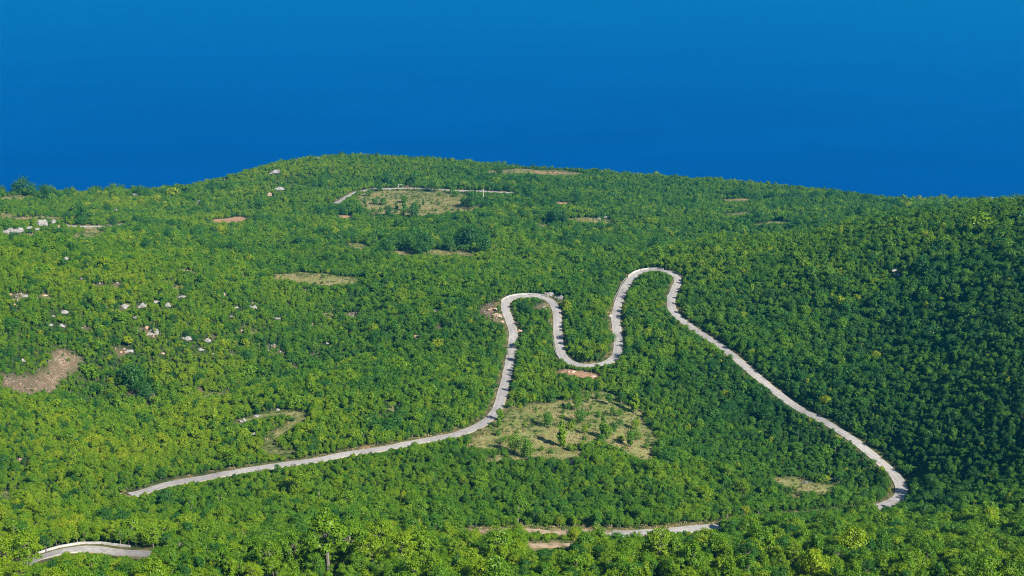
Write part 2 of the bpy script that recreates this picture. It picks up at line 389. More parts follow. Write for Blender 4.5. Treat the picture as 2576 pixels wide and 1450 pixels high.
# ------------------------------------------------------------------ clearings
def z5(L_): return [(817.7 + .3426 * a, 723.4 + .3426 * b) for a, b in L_]
def z2(L_): return [(817.7 + .3426 * a, 346 + .3426 * b) for a, b in L_]
def z1(L_): return [(.3426 * a, 346 + .3426 * b) for a, b in L_]
def z4(L_): return [(.3426 * a, 723.4 + .3426 * b) for a, b in L_]
DRY = [
 z5([(1000,1175),(1060,1130),(1180,1030),(1270,975),(1400,900),(1480,860),(1600,860),(1720,830),(1800,850),(1870,790),(1890,745),(1980,770),(2060,790),(2110,850),(2200,860),(2310,920),(2370,1000),(2450,1130),(2490,1220),(2485,1290),(2300,1275),(2160,1200),(2050,1145),(1900,1155),(1760,1180),(1740,1230),(1930,1230),(1900,1290),(1720,1280),(1560,1240),(1520,1305),(1400,1315),(1215,1290),(1300,1230),(1380,1200),(1280,1180),(1130,1205)]),
 z2([(190,450),(300,410),(440,392),(600,390),(740,392),(900,404),(1040,415),(1010,470),(1090,520),(1185,500),(1150,530),(1000,555),(700,590),(580,580),(480,560),(370,575),(310,540),(260,500)]),
 [(684,690),(760,684),(830,690),(900,700),(905,714),(840,722),(760,718),(700,705)],
 [(862,614),(900,612),(928,618),(905,632),(872,626)], [(990,634),(1040,630),(1060,644),(1010,648)], [(1075,632),(1130,628),(1140,646),(1090,648)], [(1135,634),(1192,630),(1198,646),(1150,650)],
 [(1225,432),(1320,424),(1420,430),(1475,438),(1440,444),(1330,440),(1250,440)],
 z1([(0,400),(60,395),(170,425),(250,445),(160,465),(0,460)]), z1([(0,545),(60,560),(90,590),(30,615),(0,600)]),
 z1([(100,590),(280,580),(460,590),(470,610),(250,615),(110,620)]), z1([(540,585),(560,580),(560,610),(530,610)]),
 z1([(450,760),(610,690),(620,662),(770,665),(740,740),(640,765),(500,770)]), z1([(740,645),(800,610),(810,640),(780,655)]),
 [(1420,552),(1470,548),(1545,556),(1540,566),(1460,562)], [(1350,567),(1380,562),(1395,574),(1360,578)], [(1805,505),(1880,500),(1890,509),(1830,512)],
 [(1885,565),(1960,556),(1990,562),(1930,572)], [(1810,540),(1890,532),(1900,540),(1840,548)],
 [(1945,1205),(2010,1198),(2060,1208),(2115,1230),(2100,1250),(2030,1245),(1975,1228)], [(1960,1248),(2000,1246),(2010,1262),(1975,1262)], [(1975,1290),(2060,1282),(2075,1292),(1990,1302)],
 z4([(1500,800),(1640,760),(1700,770),(1560,830)]), [(0,1245),(35,1240),(45,1262),(0,1270)],
 [(1085,1345),(1190,1328),(1360,1322),(1480,1330),(1500,1346),(1360,1338),(1180,1346)], [(1300,1362),(1420,1358),(1440,1378),(1310,1382)],
]
RED = [[(540,552),(600,545),(640,550),(600,562),(530,564)], [(1400,934),(1440,930),(1500,944),(1525,952),(1470,955),(1410,944)], z4([(100,1265),(230,1270),(260,1300),(150,1300)]),
       [(1330,430),(1420,428),(1450,436),(1350,438)], z2([(1690,480),(1830,485),(1820,500),(1700,500)]), z2([(100,570),(220,580),(200,600),(100,600)]), z2([(590,345),(640,385),(620,385),(575,350)]),
       z5([(180,1190),(300,1165),(400,1175),(280,1205)]), z1([(170,585),(240,590),(230,610),(170,605)]), z4([(930,730),(980,735),(980,770),(930,770)]), z4([(1455,690),(1480,695),(1480,780),(1460,780)])]
SCREE = [z4([(340,470),(430,440),(520,460),(650,530),(640,600),(560,650),(430,690),(370,770),(120,770),(0,760),(0,600),(60,650),(200,640),(300,620),(340,560)]),
         z5([(1165,150),(1270,95),(1285,150),(1290,270),(1230,260),(1180,190)]), z1([(0,745),(60,700),(230,710),(420,725),(380,740),(200,755)]), z5([(1385,310),(1420,330),(1425,480),(1405,470)]),
         z1([(150,1160),(230,1150),(220,1190),(100,1220)]), [(1405,752),(1420,760),(1416,776),(1405,768)], z5([(1560,130),(1650,120),(1660,180),(1580,190)])]
def inside(poly, X, Y):
    r = np.zeros(X.shape, bool); n = len(poly)
    for i in range(n):
        x1, y1 = poly[i]; x2, y2 = poly[i - 1]
        if y1 == y2: continue
        c = (y1 > Y) != (y2 > Y)
        r ^= c & (X < (x2 - x1) * (Y - y1) / (y2 - y1) + x1)
    return r
wx = 5.0 * fbm(XX / 14, YY / 14, 21, 2); wy = 5.0 * fbm(XX / 14, YY / 14, 31, 2)
def polymask(polys, warp=1.0):
    m = np.zeros(HH.shape, np.float32)
    for P in polys:
        w = [hit(u, v)[:2] for u, v in P]
        w = np.array(w); x0, y0 = w.min(0) - 10; x1, y1 = w.max(0) + 10
        i0, i1 = max(0, int((x0 - GX[0]) / GS)), int((x1 - GX[0]) / GS) + 2
        j0, j1 = max(0, int((y0 - GY[0]) / GS)), int((y1 - GY[0]) / GS) + 2
        s = (slice(j0, j1), slice(i0, i1))
        m[s] = np.maximum(m[s], inside([tuple(q) for q in w], XX[s] + warp * wx[s], YY[s] + warp * wy[s]))
    return m
def blur(m, n=1):
    for _ in range(n):
        p = np.pad(m, 1, mode='edge'); m = (p[:-2, 1:-1] + p[2:, 1:-1] + p[1:-1, :-2] + p[1:-1, 2:] + 2 * m) / 6
    return m
mdry = polymask(DRY, 1.2); mbush = polymask(DRY[-6:-1], 1.2); mred = polymask(RED, .3); mscree = polymask(SCREE, 1.1)
mtrack = np.zeros(HH.shape, np.float32)
for kind, c, hw, lab, b in LINES:
    if kind == 'track': mtrack = np.maximum(mtrack, (b < 1.4).astype(np.float32))
# small bare patches scattered on the stony left hill, found in the photo as pale flecks
flk = ((fbm(XX / 11, YY / 11, 77, 3) > .47) & (XX < -40) & (YY > 690) & (YY < 1000)).astype(np.float32)
gap = ((fbm(XX / 10, YY / 13, 88, 3) > .42) & (fbm(XX / 120, YY / 120, 89, 2) > -.15) & (YY > 640) & ((XX < 20) | (YY > 1050))).astype(np.float32)
verge = np.clip(1 - RD / 4.5 + .5 * fbm(XX / 9, YY / 9, 61, 2), 0, 1) * (RD < 8)
CLEAR = np.maximum.reduce([mdry, mred, mscree, mtrack])

idx = np.arange(HH.size).reshape(HH.shape)
Fc = np.stack([idx[:-1, :-1], idx[:-1, 1:], idx[1:, 1:], idx[1:, :-1]], -1).reshape(-1, 4)
gm = mesh_np('hillside', np.column_stack([XX.ravel(), YY.ravel(), HH.ravel()]), Fc, [M_ground], smooth=True)
for nm, a in (('dry', np.maximum(blur(np.maximum(mdry, 1.0 * mtrack), 1), .8 * blur(gap, 1))), ('red', blur(mred, 1)), ('scree', np.maximum(np.clip(blur(mscree, 2) * 1.25 + .35 * fbm(XX / 7, YY / 7, 222, 2) - .1, 0, 1) * (blur(mscree, 2) > .05), .8 * blur(flk, 1))), ('verge', verge)):
    gm.attributes.new(nm, 'FLOAT', 'POINT').data.foreach_set('value', a.astype(np.float32).ravel())
tag(new_obj('hillside', gm), 'forested hillside ground sloping down to the sea', 'hillside', kind='structure')

sm = mesh_np('sea', [(-30000, -30000, 0), (30000, -30000, 0), (30000, 45000, 0), (-30000, 45000, 0)], [(0, 1, 2, 3)], [M_sea])
tag(new_obj('sea', sm), 'deep blue sea beyond the wooded crest', 'sea', kind='structure')

# ------------------------------------------------------------------ meshes of trees
def leaf_quads(P, Nn, size, rng, aspect=.62):
    n = len(P)
    r = rng.normal(size=(n, 3)); t = r - (r * Nn).sum(1)[:, None] * Nn; t /= np.linalg.norm(t, axis=1)[:, None] + 1e-9
    b = np.cross(Nn, t); s = (size * rng.uniform(.65, 1.35, n))[:, None]
    v = np.stack([P - t * s, P + b * s * aspect, P + t * s, P - b * s * aspect], 1)
    return v.reshape(-1, 3), np.arange(4 * n).reshape(n, 4)

def limb(p0, p1, r0, r1, sides=5):
    p0 = np.array(p0, float); p1 = np.array(p1, float)
    d = (p1 - p0); d /= np.linalg.norm(d) + 1e-9
    a = np.cross(d, [0.3, .9, .2]); a /= np.linalg.norm(a); b = np.cross(d, a)
    an = np.linspace(0, 2 * np.pi, sides, endpoint=False)
    ring = np.cos(an)[:, None] * a + np.sin(an)[:, None] * b
    v = np.vstack([p0 + ring * r0, p1 + ring * r1])
    f = [(i, (i + 1) % sides, sides + (i + 1) % sides, sides + i) for i in range(sides)]
    return v, np.array(f)

def build_tree(seed, h=1.0, crown_w=.42, crown_base=.22, clumps=16, leaves=600, leaf=.05, flat=1.0, cone=0.0, spread=1.0, rad=1.0, limbs=6):
    """a unit-high tree: tapered trunk with limbs, and a crown of leaf clumps at the limb ends"""
    rng = np.random.default_rng(seed)
    V, Fq, k = [], [], 0
    lean = rng.normal(0, .03, 2)
    def add(p0, p1, r0, r1):
        nonlocal k
        v, f = limb(p0, p1, r0, r1); V.append(v); Fq.append(f + k); k += len(v)
    tr = .020 if crown_base > .3 else .028
    mid = np.array([lean[0], lean[1], crown_base + .12]); top = np.array([lean[0] * 2, lean[1] * 2, .86])
    add((0, 0, -.06), mid, tr * 1.25, tr * .85); add(mid, top, tr * .85, tr * .2)
    cz0, cz1 = crown_base, 1.0
    cc = []
    for i in range(clumps):
        g = (i + .5) / clumps
        zz = 1 - 2 * g; ph = i * 2.39996 + rng.uniform(-.5, .5)
        rr = math.sqrt(max(.05, 1 - zz * zz)) * rng.uniform(.35, 1.12)
        z = (cz0 + cz1) / 2 + (cz1 - cz0) / 2 * (zz * .78 + rng.uniform(-.20, .20))
        w = crown_w * (1 - cone * (z - cz0) / (cz1 - cz0))
        cc.append((lean[0] * 1.5 + math.cos(ph) * rr * w * spread * .72, lean[1] * 1.5 + math.sin(ph) * rr * w * spread * .72, z, rng.uniform(.20, .46) * w * rad * (1.15 if zz > 0 else .9)))
    cc = np.array(cc)
    for i in rng.permutation(clumps)[:limbs]:
        c = cc[i]; t0 = rng.uniform(0, .5); base = mid * (1 - t0) + top * t0
        if c[2] < base[2]: base = mid * .9
        kn = base * .5 + c[:3] * .5 + np.array([0, 0, -.02])
        add(base, kn, tr * .5, tr * .32); add(kn, c[:3], tr * .32, tr * .08)
    wt = cc[:, 3] ** 2; wt /= wt.sum()
    which = rng.choice(clumps, leaves, p=wt)
    d = rng.normal(size=(leaves, 3)); d[:, 2] = d[:, 2] * .9 + .28
    d /= np.linalg.norm(d, axis=1)[:, None]
    rad = cc[which, 3] * rng.uniform(.45, 1.22, leaves)
    P = cc[which, :3] + d * rad[:, None] * np.array([1, 1, flat])
    out = P - np.array([lean[0], lean[1], (cz0 + cz1) / 2 - .1]); out /= np.linalg.norm(out, axis=1)[:, None]
    Nn = d * .75 + out * .45 + rng.normal(0, .58, (leaves, 3)) + np.array([0, 0, .12]); Nn /= np.linalg.norm(Nn, axis=1)[:, None]
    lv, lf = leaf_quads(P, Nn, leaf, rng)
    tv = np.vstack(V); tf = np.vstack(Fq)
    return tv, tf, lv, lf

def tree_meshes(nm, **kw):
    tv, tf, lv, lf = build_tree(**kw)
    t = mesh_np(nm + '_trunk', tv, tf, [M_bark]); c = mesh_np(nm + '_crown', lv, lf, [M_leaf])
    both = mesh_np(nm, np.vstack([tv, lv]), np.vstack([tf, lf + len(tv)]), [M_bark, M_leaf], np.r_[np.zeros(len(tf)), np.ones(len(lf))])
    return t, c, both

# name, kind words, parameters
SPECS = []
for s in range(7):   # dense young broadleaves of the hillside scrub
    SPECS.append(('scrub', dict(seed=100 + s, crown_w=[.40, .46, .36, .50, .42, .33, .44][s], crown_base=.14, clumps=[15, 18, 13, 20, 16, 12, 17][s], leaves=1000, leaf=.040, spread=1.0)))
for s in range(4):   # slim upright saplings
    SPECS.append(('slim', dict(seed=150 + s, crown_w=[.24, .28, .22, .26][s], crown_base=.16, clumps=15, leaves=760, leaf=.037, rad=1.15)))
for s in range(3):   # airy, lighter
    SPECS.append(('airy', dict(seed=200 + s, crown_w=.40, crown_base=.26, clumps=20, leaves=720, leaf=.040, spread=1.2, flat=.8, limbs=9)))
for s in range(3):   # big dark round oaks
    SPECS.append(('oak', dict(seed=300 + s, crown_w=.56, crown_base=.12, clumps=26, leaves=1700, leaf=.036, limbs=8)))
for s in range(5):   # foreground beeches with pale trunks and layered sprays
    SPECS.append(('beech', dict(seed=400 + s, crown_w=[.40, .34, .44, .36, .30][s], crown_base=[.34, .40, .30, .26, .36][s], clumps=[44, 36, 50, 40, 30][s], leaves=3000, leaf=.019, flat=.62, spread=1.25, rad=.62, limbs=22)))
for s in range(5):   # near scrub with fine leaves
    SPECS.append(('fine', dict(seed=600 + s, crown_w=[.38, .32, .44, .28, .40][s], crown_base=[.16, .2, .12, .24, .18][s], clumps=[30, 26, 34, 24, 30][s], leaves=2300, leaf=.025, rad=.74, spread=1.1, limbs=10)))
for s in range(3):   # tall juniper-like cones and low round bushes
    SPECS.append(('bush', dict(seed=500 + s, crown_w=.60, crown_base=.02, clumps=16, leaves=900, leaf=.062, limbs=4)))
SPECS.append(('cone', dict(seed=520, crown_w=.30, crown_base=.06, clumps=20, leaves=900, leaf=.045, cone=.75, limbs=4)))
SPECS.append(('cone', dict(seed=521, crown_w=.26, crown_base=.05, clumps=20, leaves=900, leaf=.045, cone=.8, limbs=4)))
KINDS = {}
proto_col = bpy.data.collections.new('tree_library')
PM = []
for i, (kd, kw) in enumerate(SPECS):
    t, c, both = tree_meshes('tree_%02d' % i, **kw)
    PM.append((t, c)); KINDS.setdefault(kd, []).append(i)
    proto_col.objects.link(bpy.data.objects.new('library_tree_%02d' % i, both))

# ------------------------------------------------------------------ rocks (u, v of the foot, width px, material, label)
ROCKS = [
 (26,588,30,'w','jagged white limestone outcrop at the left edge, lower than the big outcrop beside it'),
 (72,576,12,'w','small white crag leaning at the left end of the big far outcrop'),
 (92,580,13,'w','narrow white crag in the lower middle of the big far outcrop'),
 (106,569,22,'w','tallest and broadest white crag of the big far outcrop on the left'),
 (133,563,15,'w','white crag at the right end of the big far outcrop'),
 (140,575,18,'r','brownish broken rock face under the right end of the big far outcrop'),
 (164,655,12,'w','single pale rock on top of the dark left ridge'),
 (291,530,9,'w','white rock beside a dark bush on the far left slope'),
 (339,492,14,'w','row of small white rocks high on the far left slope'),
 (497,516,9,'w','upright white rock in the middle of the far left slope'),
 (500,508,6,'w','smaller white rock just above an upright one on the far slope'),
 (565,447,10,'w','white rock near the crest left of the summit'),
 (594,439,6,'w','tiny white rock near the crest left of the summit'),
 (689,438,26,'w','long low white ledge below the summit'),
 (704,480,17,'w','white crag right of a pinkish one under the summit'),
 (677,494,14,'r','pinkish broken rock left of a white crag under the summit'),
 (747,390,8,'w','white rock on the skyline at the summit, left one'),
 (798,390,9,'w','white rock on the skyline at the summit, right one'),
 (379,556,6,'w','small white boulder alone in the far left scrub'),
 (456,751,17,'w','flat white rock topmost on the left hillside'),
 (356,776,19,'w','big bright square white rock on the left hillside'),
 (312,779,16,'w','slanting pale rock left of the big square one'),
 (421,773,14,'w','pale rock right of the big square one'),
 (390,764,13,'w','thin slanting ledge between two pale rocks on the left hillside'),
 (341,803,8,'w','small upright rock below the big square one'),
 (161,793,16,'w','pale rock above the left scree slope'),
 (154,826,12,'w','pinkish white rock just above the stony clearing'),
 (127,824,8,'w','small rock left of a pinkish one above the stony clearing'),
 (134,802,8,'w','small grey rock left of a larger pale one on the hillside'),
 (60,750,16,'w','long slanting pale ledge near the left edge'),
 (110,747,10,'r','rusty rock right of the slanting ledge near the left edge'),
 (204,705,8,'w','little white rock under the left ridge'),
 (469,858,18,'w','tall white crag in the middle of the left hillside'),
 (521,864,15,'w','white crag right of the tallest one on the left hillside'),
 (502,884,11,'w','white rock lowest of the crag cluster on the left hillside'),
 (324,889,20,'w','bluish white ledge left of the crag cluster'),
 (375,848,17,'w','flat pale slab left above the crag cluster'),
 (409,893,8,'r','small rusty rock left below the crag cluster'),
 (55,912,12,'w','white rock left of the stony clearing'),
 (637,778,14,'w','pale rock to the right of the hillside crags'),
 (596,778,8,'w','small pale rock above the hillside crags'),
 (582,801,13,'w','low grey ledge above right of the hillside crags'),
 (608,837,10,'r','brownish rock in a gap right of the hillside crags'),
 (697,805,10,'w','pale rock halfway between hillside crags and hairpin'),
 (822,868,7,'w','small rock in trees left of the winding road'),
 (637,1097,10,'w','white boulder inside the hooked dirt track'),
 (699,1036,9,'w','white stones at the top of the hooked dirt track'),
 (647,1050,13,'w','row of white stones along the hooked dirt track'),
 (613,1066,15,'w','white stones at the left end of the hooked dirt track'),
 (1374,1071,9,'w','white boulder at the foot of the large meadow bush'),
 (1441,1170,14,'w','pale boulder half buried in trees below the meadow'),
 (1391,1188,9,'w','pale pointed boulder in trees left below the meadow'),
 (1383,746,17,'w','pale rock cut at the end of the hairpin wall'),
 (1408,756,17,'d','dark grey rock face right of the hairpin'),
 (1398,754,10,'d','dark boulder between the pale rock cut and the dark face'),
 (1366,775,10,'d','grey rock among trees inside the left hairpin'),
 (1097,786,10,'w','pale rock left of the left hairpin'),
 (998,813,9,'w','lone pale rock in the forest left of the hairpin'),
 (1252,800,16,'r','rusty rock slope outside the left hairpin'),
 (1238,783,14,'r','broken rusty rock above the slope outside the left hairpin'),
 (1262,815,10,'r','pale rubble block at the foot of the slope by the hairpin'),
 (2250,684,10,'w','grey rock on the dark right hillside, upper one'),
 (2259,696,9,'w','grey rock on the dark right hillside, lower one'),
 (1523,549,11,'w','pale boulder beside a dark thicket in the middle distance'),
 (1507,553,9,'d','grey boulder left of a pale one in the middle distance'),
 (2098,1212,9,'w','white boulder in the grassy gap at the lower right'),
 (2030,1219,13,'d','flat grey rock in the grassy gap at the lower right'),
 (1440,941,14,'r','rusty rock bank under the lower bend of the road, left part'),
 (1490,952,12,'r','rusty rock bank under the lower bend of the road, right part'),
 (1306,838,9,'r','pale cut bank right of the winding road'),
 (1592,1058,7,'w','pale stone among bushes at the right of the meadow'),
 (275,1298,9,'w','pale rock in trees above the bottom left bend'),
 (95,1322,9,'w','long pale rock left above the bottom left bend'),
]
def rock_mesh(name, seed, w, d, h, m, lumps=1):
    from mathutils import noise
    rng = np.random.default_rng(seed); bm = bmesh.new()
    for q in range(lumps):
        o = rng.uniform(0, 50, 3)
        if q == 0: cx, cy, sc = 0, 0, 1.0 if lumps == 1 else .72
        else: cx, cy, sc = rng.uniform(-.42, .42), rng.uniform(-.3, .3), rng.uniform(.28, .55)
        planes = []
        for _ in range(9):
            v = Vector(rng.normal(size=3)); v.normalize(); planes.append((v, rng.uniform(.5, .88)))
        new = bmesh.ops.create_icosphere(bm, subdivisions=4 if q == 0 else 3, radius=1)['verts']
        for v in new:
            p = v.co.copy()
            for n_, dd in planes:
                t = p.dot(n_)
                if t > dd: p -= n_ * (t - dd) * .85
            g = Vector((p.x * 1.6 + o[0], p.y * 1.6 + o[1], p.z * 1.1 + o[2]))
            p *= 1 + .34 * noise.noise(g) + .22 * abs(noise.noise(g * 2.7)) - .22 * abs(noise.noise(g * 5.1))
            v.co = Vector((p.x * w * sc / 2 + cx * w, p.y * d * sc / 2 + cy * d, p.z * h * sc if p.z > 0 else p.z * h * sc * .35))
    me = bpy.data.meshes.new(name); bm.to_mesh(me); bm.free(); me.materials.append(m)
    return me
TARGET = np.zeros(HH.shape, bool)                  # ground that stays in sight: roads and rocks
for kd_, c_, hw_, lab_, b_ in LINES:
    if kd_ != 'road' and 'hooked' not in lab_: continue
    uu, vv, _d = project(c_[:, 0], c_[:, 1], c_[:, 2])
    keepv = ~((vv > 1276) & (uu > 1795) & (uu < 2240)) if 'hairpins' in lab_ else (uu > 80) & (uu < 362) if 'bend' in lab_ else (uu > 1335) & (uu < 1420) if 'stretch' in lab_ else (uu > 1200) & (np.sin(uu * .09) > -.2) if 'dusty' in lab_ else np.ones(len(uu), bool)
    for q in np.flatnonzero(keepv):
        i0, j0 = int((c_[q, 0] - GX[0]) / GS), int((c_[q, 1] - GY[0]) / GS)
        sl_ = (slice(j0 - 2, j0 + 4), slice(i0 - 2, i0 + 4))
        TARGET[sl_] |= np.hypot(XX[sl_] - c_[q, 0], YY[sl_] - c_[q, 1]) < hw_ + .3
RK = {'w': M_rock, 'd': M_darkrock, 'r': M_redrock}
RPOS = []; ROCKT = np.zeros(HH.shape, bool)
for i, (u, v, w, k, lab) in enumerate(ROCKS):
    x, y, z = hit(u, v)
    mw = w * math.hypot(y, CAMZ - z) / F0 * 1.4
    RPOS.append((x, y, mw))
    rg = random.Random(i)
    flatness = .36 if any(s in lab for s in ('ledge', 'flat', 'slab', 'row', 'long')) else .80 if any(s in lab for s in ('tall', 'upright', 'narrow', 'square')) else .60
    me = rock_mesh('rock', 900 + i, mw * 1.15, mw * rg.uniform(.6, .95), mw * flatness * .85, RK[k], 5)
    o = new_obj('rock', me); o.location = (x, y + mw * .3, z + .1); o.rotation_euler = (0, 0, rg.uniform(-.4, .4))
    tag(o, lab, 'rock', 'limestone rocks')
    dd = np.hypot(XX - x, YY - (y + mw * .2)); ROCKT |= dd < max(mw * .5, 2.2)

# ------------------------------------------------------------------ where trees stand
def scatter(y0, y1, sp, margin):
    gx = np.arange(-1100, 1100, sp); gy = np.arange(y0, y1, sp)
    X, Y = np.meshgrid(gx, gy)
    X = X + (np.arange(len(gy)) % 2)[:, None] * sp / 2
    X = (X + RNG.uniform(-.44, .44, X.shape) * sp).ravel(); Y = (Y + RNG.uniform(-.44, .44, Y.shape) * sp).ravel()
    k = np.abs(X) < Y * .395 + margin
    return X[k], Y[k]
tx, ty = [], []
for a in ((70, 415, 3.2, 40), (415, 560, 2.4, 30), (560, 1020, 2.1, 25), (1020, 2080, 2.65, 20)):
    x, y = scatter(*a); tx.append(x); ty.append(y)
tx = np.concatenate(tx); ty = np.concatenate(ty)
n = len(tx)
big = fbm(tx / 70, ty / 70, 91, 3); rnd = RNG.random(n); rn2 = RNG.random(n)
# size: low scrub inland, taller trees in front and in the hollows beyond
th = 2.95 * np.exp(.30 * big + RNG.normal(0, .33, n))
front = np.clip((520 - ty) / 190, 0, 1); th = th * (1 + .50 * front) + front * RNG.normal(0, 1.3, n)
far = np.clip((ty - 1000) / 150, 0, 1); th = th * (1 + .12 * far) * (1 - .15 * np.clip((ty - 1600) / 150, 0, 1))
darkpatch = fbm(tx / 55 + 31, ty / 38, 131, 3)
isbig = (darkpatch > .22) & (rnd < .16) & (ty > 1050) & (ty < 1620); th = np.where(isbig, th * 1.55 + .5, th)
sparse = (fbm(tx / 26, ty / 26, 151, 3) > .40) & (rnd < .35); th = np.where(sparse, th * .55, th)
th = np.where(bil(mscree, GX, GY, GS, tx, ty) > .3, th * .42, th); th = np.where(bil(mdry, GX, GY, GS, tx, ty) > .4, RNG.uniform(.6, 1.9, n) * np.where(ty > 900, 1.4, 1), th); th = np.clip(th, .6, 12)
kind = np.empty(n, int)
def pick(mask, nm):
    L_ = np.array(KINDS[nm]); kind[mask] = L_[RNG.integers(0, len(L_), mask.sum())]
u1 = RNG.random(n)
pick(np.ones(n, bool), 'scrub'); pick(u1 < .18, 'airy'); pick((u1 > .18) & (u1 < .46), 'slim'); pick(isbig | ((u1 > .90) & (u1 < .94)), 'oak'); pick((u1 > .94) & (u1 < .965), 'cone'); pick((u1 >= .965) & (ty > 420), 'bush')
pick(ty < 600, 'fine'); pick((front > .35) & (u1 < .45), 'beech')
# keep off roads, rocks and clearings
def gnear(A, x, y):
    return A[np.clip(((y - GY[0]) / GS + .5).astype(int), 0, A.shape[0] - 1), np.clip(((x - GX[0]) / GS + .5).astype(int), 0, A.shape[1] - 1)]
rd = bil(RD, GX, GY, GS, tx, ty)
cl = bil(CLEAR, GX, GY, GS, tx, ty)
keep = (rd > 1.6 + 1.3 * RNG.random(n)) & ((cl < .45) | ((rnd < .20) & (bil(mscree, GX, GY, GS, tx, ty) > .4)) | ((rnd < np.where(bil(mbush, GX, GY, GS, tx, ty) > .4, .70, np.where(ty > 900, .10, .10))) & (bil(mdry, GX, GY, GS, tx, ty) > .4))) & ~gnear(TARGET, tx, ty) & ~gnear(ROCKT, tx, ty)
fk = bil(blur(flk, 1), GX, GY, GS, tx, ty); keep &= ~((fk > .35) & (rnd < .85)); gp = bil(gap, GX, GY, GS, tx, ty); keep &= ~((gp > .4) & (rnd < .82))
ax = tx / np.hypot(tx, ty); ay = ty / np.hypot(tx, ty)
# what stands between the camera and a road or rock is low scrub
allow = np.full(n, 99.0)
dep = (CAMZ - hz(tx, ty)) / np.hypot(tx, ty)
allow2 = np.full(n, 99.0)
nearf = ty < 480
farf = ty > 1000
for d in np.r_[np.arange(1.0, 34.1, 1.0), np.arange(35.5, 95, 1.5)]:
    q_ = np.arange(n) if d < 34.5 else np.flatnonzero(nearf | (farf & (d < 60)))
    qx, qy = tx[q_] + ax[q_] * d, ty[q_] + ay[q_] * d
    lim = (hz(qx, qy) - hz(tx[q_], ty[q_])) + d * dep[q_]
    hitm = gnear(TARGET, qx, qy) & (allow[q_] > 90)
    allow[q_] = np.where(hitm, lim, allow[q_])
    if d < 60:
        hr = gnear(ROCKT, qx, qy) & (allow[q_] > 90) & ((d < 14) | (ty[q_] > 1000))
        allow[q_] = np.where(hr, np.maximum(lim * .7, .5), allow[q_])
    if d < 60:
        hc = (bil(CLEAR, GX, GY, GS, qx, qy) > .5) & (allow2[q_] > 90) & ((d < 26) | farf[q_])
        allow2[q_] = np.where(hc, lim, allow2[q_])
allow2 = np.where(cl > .45, 99.0, allow2)
allow = np.where(ty < 470, allow * .72 - .5, allow)
for d in (3.0,):
    keep &= ~((bil(CLEAR, GX, GY, GS, tx + ax * d, ty + ay * d) > .5) & (rn2 < .65))
slack = RNG.choice([.85, 1.0, 1.15, 1.6], n, p=[.4, .35, .17, .08])
lim = np.minimum(np.maximum(allow * slack, .25), np.maximum(allow2, np.where(farf, .9, .2)) * RNG.choice([.8, 1.1, 2.0], n, p=[.5, .35, .15]) + .6)
keep &= ~(((allow < 90) | (allow2 < 90)) & (lim < .7))
hx_ = LINES[0][1]; hu_, hv_, _d = project(hx_[:, 0], hx_[:, 1], hx_[:, 2]); hx_ = hx_[(hv_ > 1276) & (hu_ > 1795) & (hu_ < 2215)][::3]
dh_ = np.min(np.hypot(tx[:, None] - hx_[None, :, 0], ty[:, None] - hx_[None, :, 1] + 6.5), axis=1) if len(hx_) else np.full(n, 99.)
th = np.where((dh_ < 4.5) & (rd > 1), np.maximum(th, 5.2 + rnd), th)
low = lim < th
th = np.where(low, np.maximum(lim, .8), th)
pick(low & (th < 2.2), 'bush')
tx, ty, th, kind, big, rnd, rn2 = [a[keep] for a in (tx, ty, th, kind, big, rnd, rn2)]
n = len(tx)
tz = hz(tx, ty)
# girth relative to height
tw = th * RNG.uniform(.80, 1.42, n)
tw = np.where(th < 2.2, th * 1.35, tw) * np.where(ty < 420, .88, 1)
rz = RNG.uniform(0, 2 * math.pi, n)
patch = fbm(tx / 60, ty / 60, 171, 3); p2 = fbm(tx / 19, ty / 19, 181, 2)
tint = .42 + .20 * patch + .13 * p2 + RNG.normal(0, .10, n)
tint += np.where(np.isin(kind, KINDS['oak']), -.24, 0) + np.where(np.isin(kind, KINDS['beech']), .06, 0) + np.clip((440 - ty) / 150, 0, 1) * .03
for (u, v, rad, dt) in [(300,600,150,.14),(120,640,110,.08),(500,480,160,.12),(250,520,90,.08),(900,430,110,.05),(2300,800,170,-.10),(2450,1000,140,-.12),(2100,950,100,-.06),(200,800,130,.08),(450,1200,110,.06),(600,560,120,.08),(1100,610,60,-.10),(1900,500,160,-.07),(1300,460,100,-.07),(100,1150,120,.10),(350,1080,80,.08),(300,1300,80,.06),(1100,1000,90,.02),(350,930,90,-.05),(1350,700,90,-.03)]:
    x_, y_, z_ = hit(u, v); tint += dt * np.exp(-((tx - x_) ** 2 + (ty - y_) ** 2) / rad ** 2)
tint = np.where(rnd < .012, .85, tint); tint = np.where(rnd > .93, .10, tint)
tint = np.clip(tint, .02, 1.0)

